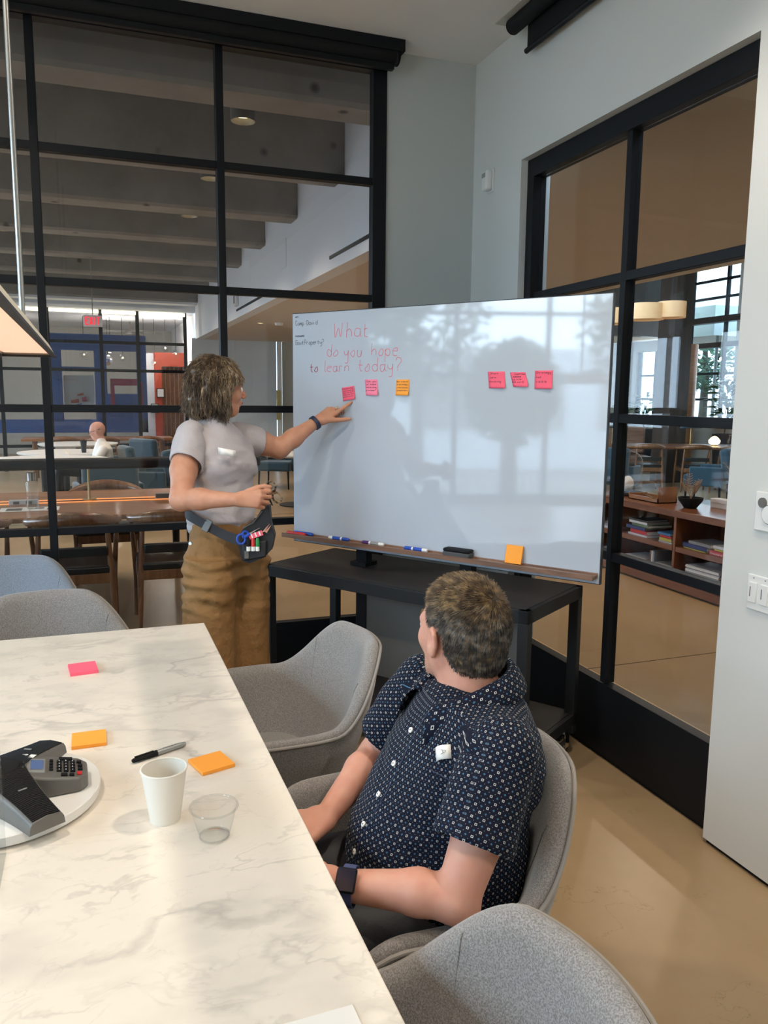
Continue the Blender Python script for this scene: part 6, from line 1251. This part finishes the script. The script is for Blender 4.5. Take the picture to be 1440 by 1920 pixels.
tg = MB().grid([[p+n_*(.004+.010*math.sin(i/5*PI)*.9)+t1*(.007*i-.018)+t2*(.026*j-.013) for j in range(2)] for i in range(6)]); o = build('name_tag', tg, 'paper', MP, world=True); sm = o.modifiers.new('s', 'SOLIDIFY'); sm.thickness = .0008
mbA, _ = lettering('A', .012, .0012, p+n_*.0145-t2*.004-t1*.002, t2, -t1); build('tag_letter', mbA, 'grey', o, smooth=False).location = (0, 0, 0)
pc_ = MB(); P4 = []
for (dy, dz) in ((-.045, 0), (.045, 0)):
    q, n2 = on_shirt((.62, 1.275+dy, .838), (-.9, -.5, .3)); P4.append(q+n2*.0012)
pc_.tube([P4[0], (P4[0]+P4[1])/2+n_*.002, P4[1]], .0014, 5); build('pocket_seam', pc_, 'navy', MP, world=True)
# trousers and shoes of the man
S = SDF((.08, 1.12, .38), (.92, 1.68, .66), .006); S.loft([((.80, 1.41, .52), .17, .085), ((.55, 1.41, .53), .17, .085)], (0, 1, 0), .03)
for y0, y1 in ((1.32, 1.28), (1.50, 1.54)): S.chain([(.70, y0, .525), (.28, y1, .545)], [.088, .070], .03)
V, Fq = S.mesh(); V = relax(V, Fq, 2); nr = vnormals(V, Fq); np_mesh('trousers', V+nr*(fbm(V, 10, 3)*.006)[:, None], Fq, 'blackcloth', MP, True)
for y in (1.27, 1.55):
    build('trouser_leg', MB().tube([(.29, y, .56), (.24, y, .50), (.24, y, .30), (.27, y, .09)], [.062, .072, .062, .058], 16), 'blackcloth', MP, world=True); build('shoe', MB().tube([(.34, y, .045), (.27, y, .05), (.18, y, .042), (.09, y, .035)], [.035, .045, .044, .030], 14), 'blackp', MP, world=True)
# watch on the near wrist
ax = (LwM-LeM); ax /= np.linalg.norm(ax); wc_ = LwM-ax*.018; toC = np.array([-.30, -.62, .72]); toC -= ax*(toC@ax); toC /= np.linalg.norm(toC); sd = np.cross(ax, toC)
wt_ = thing('wrist_watch', 'dark square smart watch on a navy strap at the wrist of the seated person', 'watch', Vector(wc_)); wm = MB()
for q in range(32):
    a = 2*PI*q/32; n_ = toC*math.cos(a)+sd*math.sin(a)
    for (da, dr) in ((-.011, 0), (.011, 0), (.011, .0028), (-.011, .0028)): wm.v.append(tuple(n_*(.0325+dr)+ax*da))
wm.f = [(q*4+j, q*4+(j+1) % 4, ((q+1) % 32)*4+(j+1) % 4, ((q+1) % 32)*4+j) for q in range(32) for j in range(4)]; build('strap', wm, mat('navy_strap', (.05, .065, .16), .6), wt_)
Rw_ = Matrix((tuple(ax), tuple(sd), tuple(toC))).transposed(); cs_ = build('case', MB().cbox(Vector(toC)*.0375, (.036, .042, .010), Rw_), 'black', wt_, bevel=.006, seg=4); sc3 = build('screen', MB().cbox(Vector(toC)*.0428, (.031, .037, .0008), Rw_), mat('watch_screen', (.006, .007, .02), .1), cs_, bevel=.0003)
lm, _ = lettering('7', .014, .0014, Vector(toC)*.0432-Vector(ax)*.003-Vector(sd)*.006, Vector(-ax)*-1, Vector(sd)); build('display_mark', lm, mat('watch_glyph', (.2, .25, .7), .4, emit=(.25, .35, 1), estr=.6), sc3, smooth=False)

# ---------------------------------------------------------------- the reading man in the hall
BP = thing('person', 'bald person in a white shirt reading in a teal armchair in the hall', 'person', (.12, 11.42, 0)); bf_ = np.array([-.95, .25, -.25]); bf_ /= np.linalg.norm(bf_); bl_ = np.cross(UP, bf_); bl_ /= np.linalg.norm(bl_); bu_ = np.cross(bf_, bl_)
S = SDF((-.5, 11.0, .40), (.45, 11.8, 1.25), .010); PB = head_prims(S, (.075, 11.44, 1.05), [bf_, bl_, bu_], True, 1.0); S.chain([(.10, 11.43, .99), (.13, 11.42, .88)], [.06, .07], .02); S.loft([((.12, 11.42, .44), .15, .10), ((.14, 11.42, .82), .16, .10)], (0, 1, 0), .02)
S.chain([(.14, 11.22, .80), (.02, 11.15, .60), (-.17, 11.3, .64)], [.05, .045, .03], .02); S.chain([(.14, 11.62, .80), (.02, 11.66, .60), (-.17, 11.5, .64)], [.05, .045, .03], .02)
for y in (11.32, 11.5): S.chain([(-.17, y, .64), (-.24, y, .66)], [.035, .02], .02)
V, Fq = S.mesh(); V = relax(V, Fq, 2); np_mesh('body', V, Fq, 'skin', BP, True); eyes(BP, PB, [bf_, bl_, bu_])
S = SDF((-.3, 11.0, .40), (.5, 11.85, 1.02), .010); S.loft([((.12, 11.42, .45), .19, .15), ((.13, 11.42, .65), .19, .15), ((.15, 11.42, .82), .20, .12), ((.13, 11.42, .90), .08, .08)], (0, 1, 0), .03); S.chain([(.14, 11.21, .81), (.02, 11.14, .60), (-.13, 11.28, .64)], [.068, .058, .042], .03); S.chain([(.14, 11.63, .81), (.02, 11.67, .60), (-.13, 11.52, .64)], [.068, .058, .042], .03); S.chain([(.13, 11.42, .88), (.12, 11.42, .925)], [.07, .064], .01)
V, Fq = S.mesh(); V = relax(V, Fq, 2); nr = vnormals(V, Fq); np_mesh('shirt', V+nr*(fbm(V, 9, 2)*.01)[:, None], Fq, 'paper', BP, True)
S = SDF((-.6, 11.1, .34), (.4, 11.8, .66), .012); S.chain([(.15, 11.33, .50), (-.40, 11.28, .54)], [.085, .07], .03); S.chain([(.15, 11.51, .50), (-.40, 11.56, .54)], [.085, .07], .03); V, Fq = S.mesh(); np_mesh('trousers', relax(V, Fq, 2), Fq, 'cartm', BP, True)
for y in (11.28, 11.56): build('trouser_leg', MB().tube([(-.40, y, .54), (-.43, y, .45), (-.42, y, .08)], [.07, .07, .055], 12), 'cartm', BP, world=True); build('shoe', MB().tube([(-.38, y, .04), (-.5, y, .04), (-.6, y, .03)], [.04, .042, .028], 10), 'blackp', BP, world=True)
S = SDF((-.06, 11.30, .96), (.22, 11.58, 1.14), .006); bq = lambda x, y, z: np.array([.075, 11.44, 1.05])+(bf_*x+bl_*y+bu_*z); S.ell(bq(-.03, 0, .015), (.088, .080, .045), [bf_, bl_, bu_], .01); S.ell(bq(.05, 0, .0), (.07, .12, .08), [bf_, bl_, bu_], .01, True); V, Fq = S.mesh(); np_mesh('hair', relax(V, Fq, 1), Fq, 'greying_hair', BP, True)
bg_ = MB()
for s in (-1, 1): bg_.tube([Vector(PB(.096, s*.031, .001))+Vector(bl_)*.02*math.cos(a)+Vector(bu_)*.017*math.sin(a) for a in [q*PI/8 for q in range(16)]], .003, 5, closed=True); bg_.tube([PB(.09, s*.055, .004), PB(-.01, s*.086, .008)], .003, 5)
build('glasses', bg_, 'blackp', BP, world=True)
bo = thing('book', 'open white book in the hands of the bald reading person', 'book', (-.25, 11.42, .67)); 
for s in (-1, 1): build('page', MB().cbox((0, s*.085, .03), (.22, .165, .008), Matrix.Rotation(.55, 3, 'Y') @ Matrix.Rotation(s*.2, 3, 'X')), 'paper', bo)
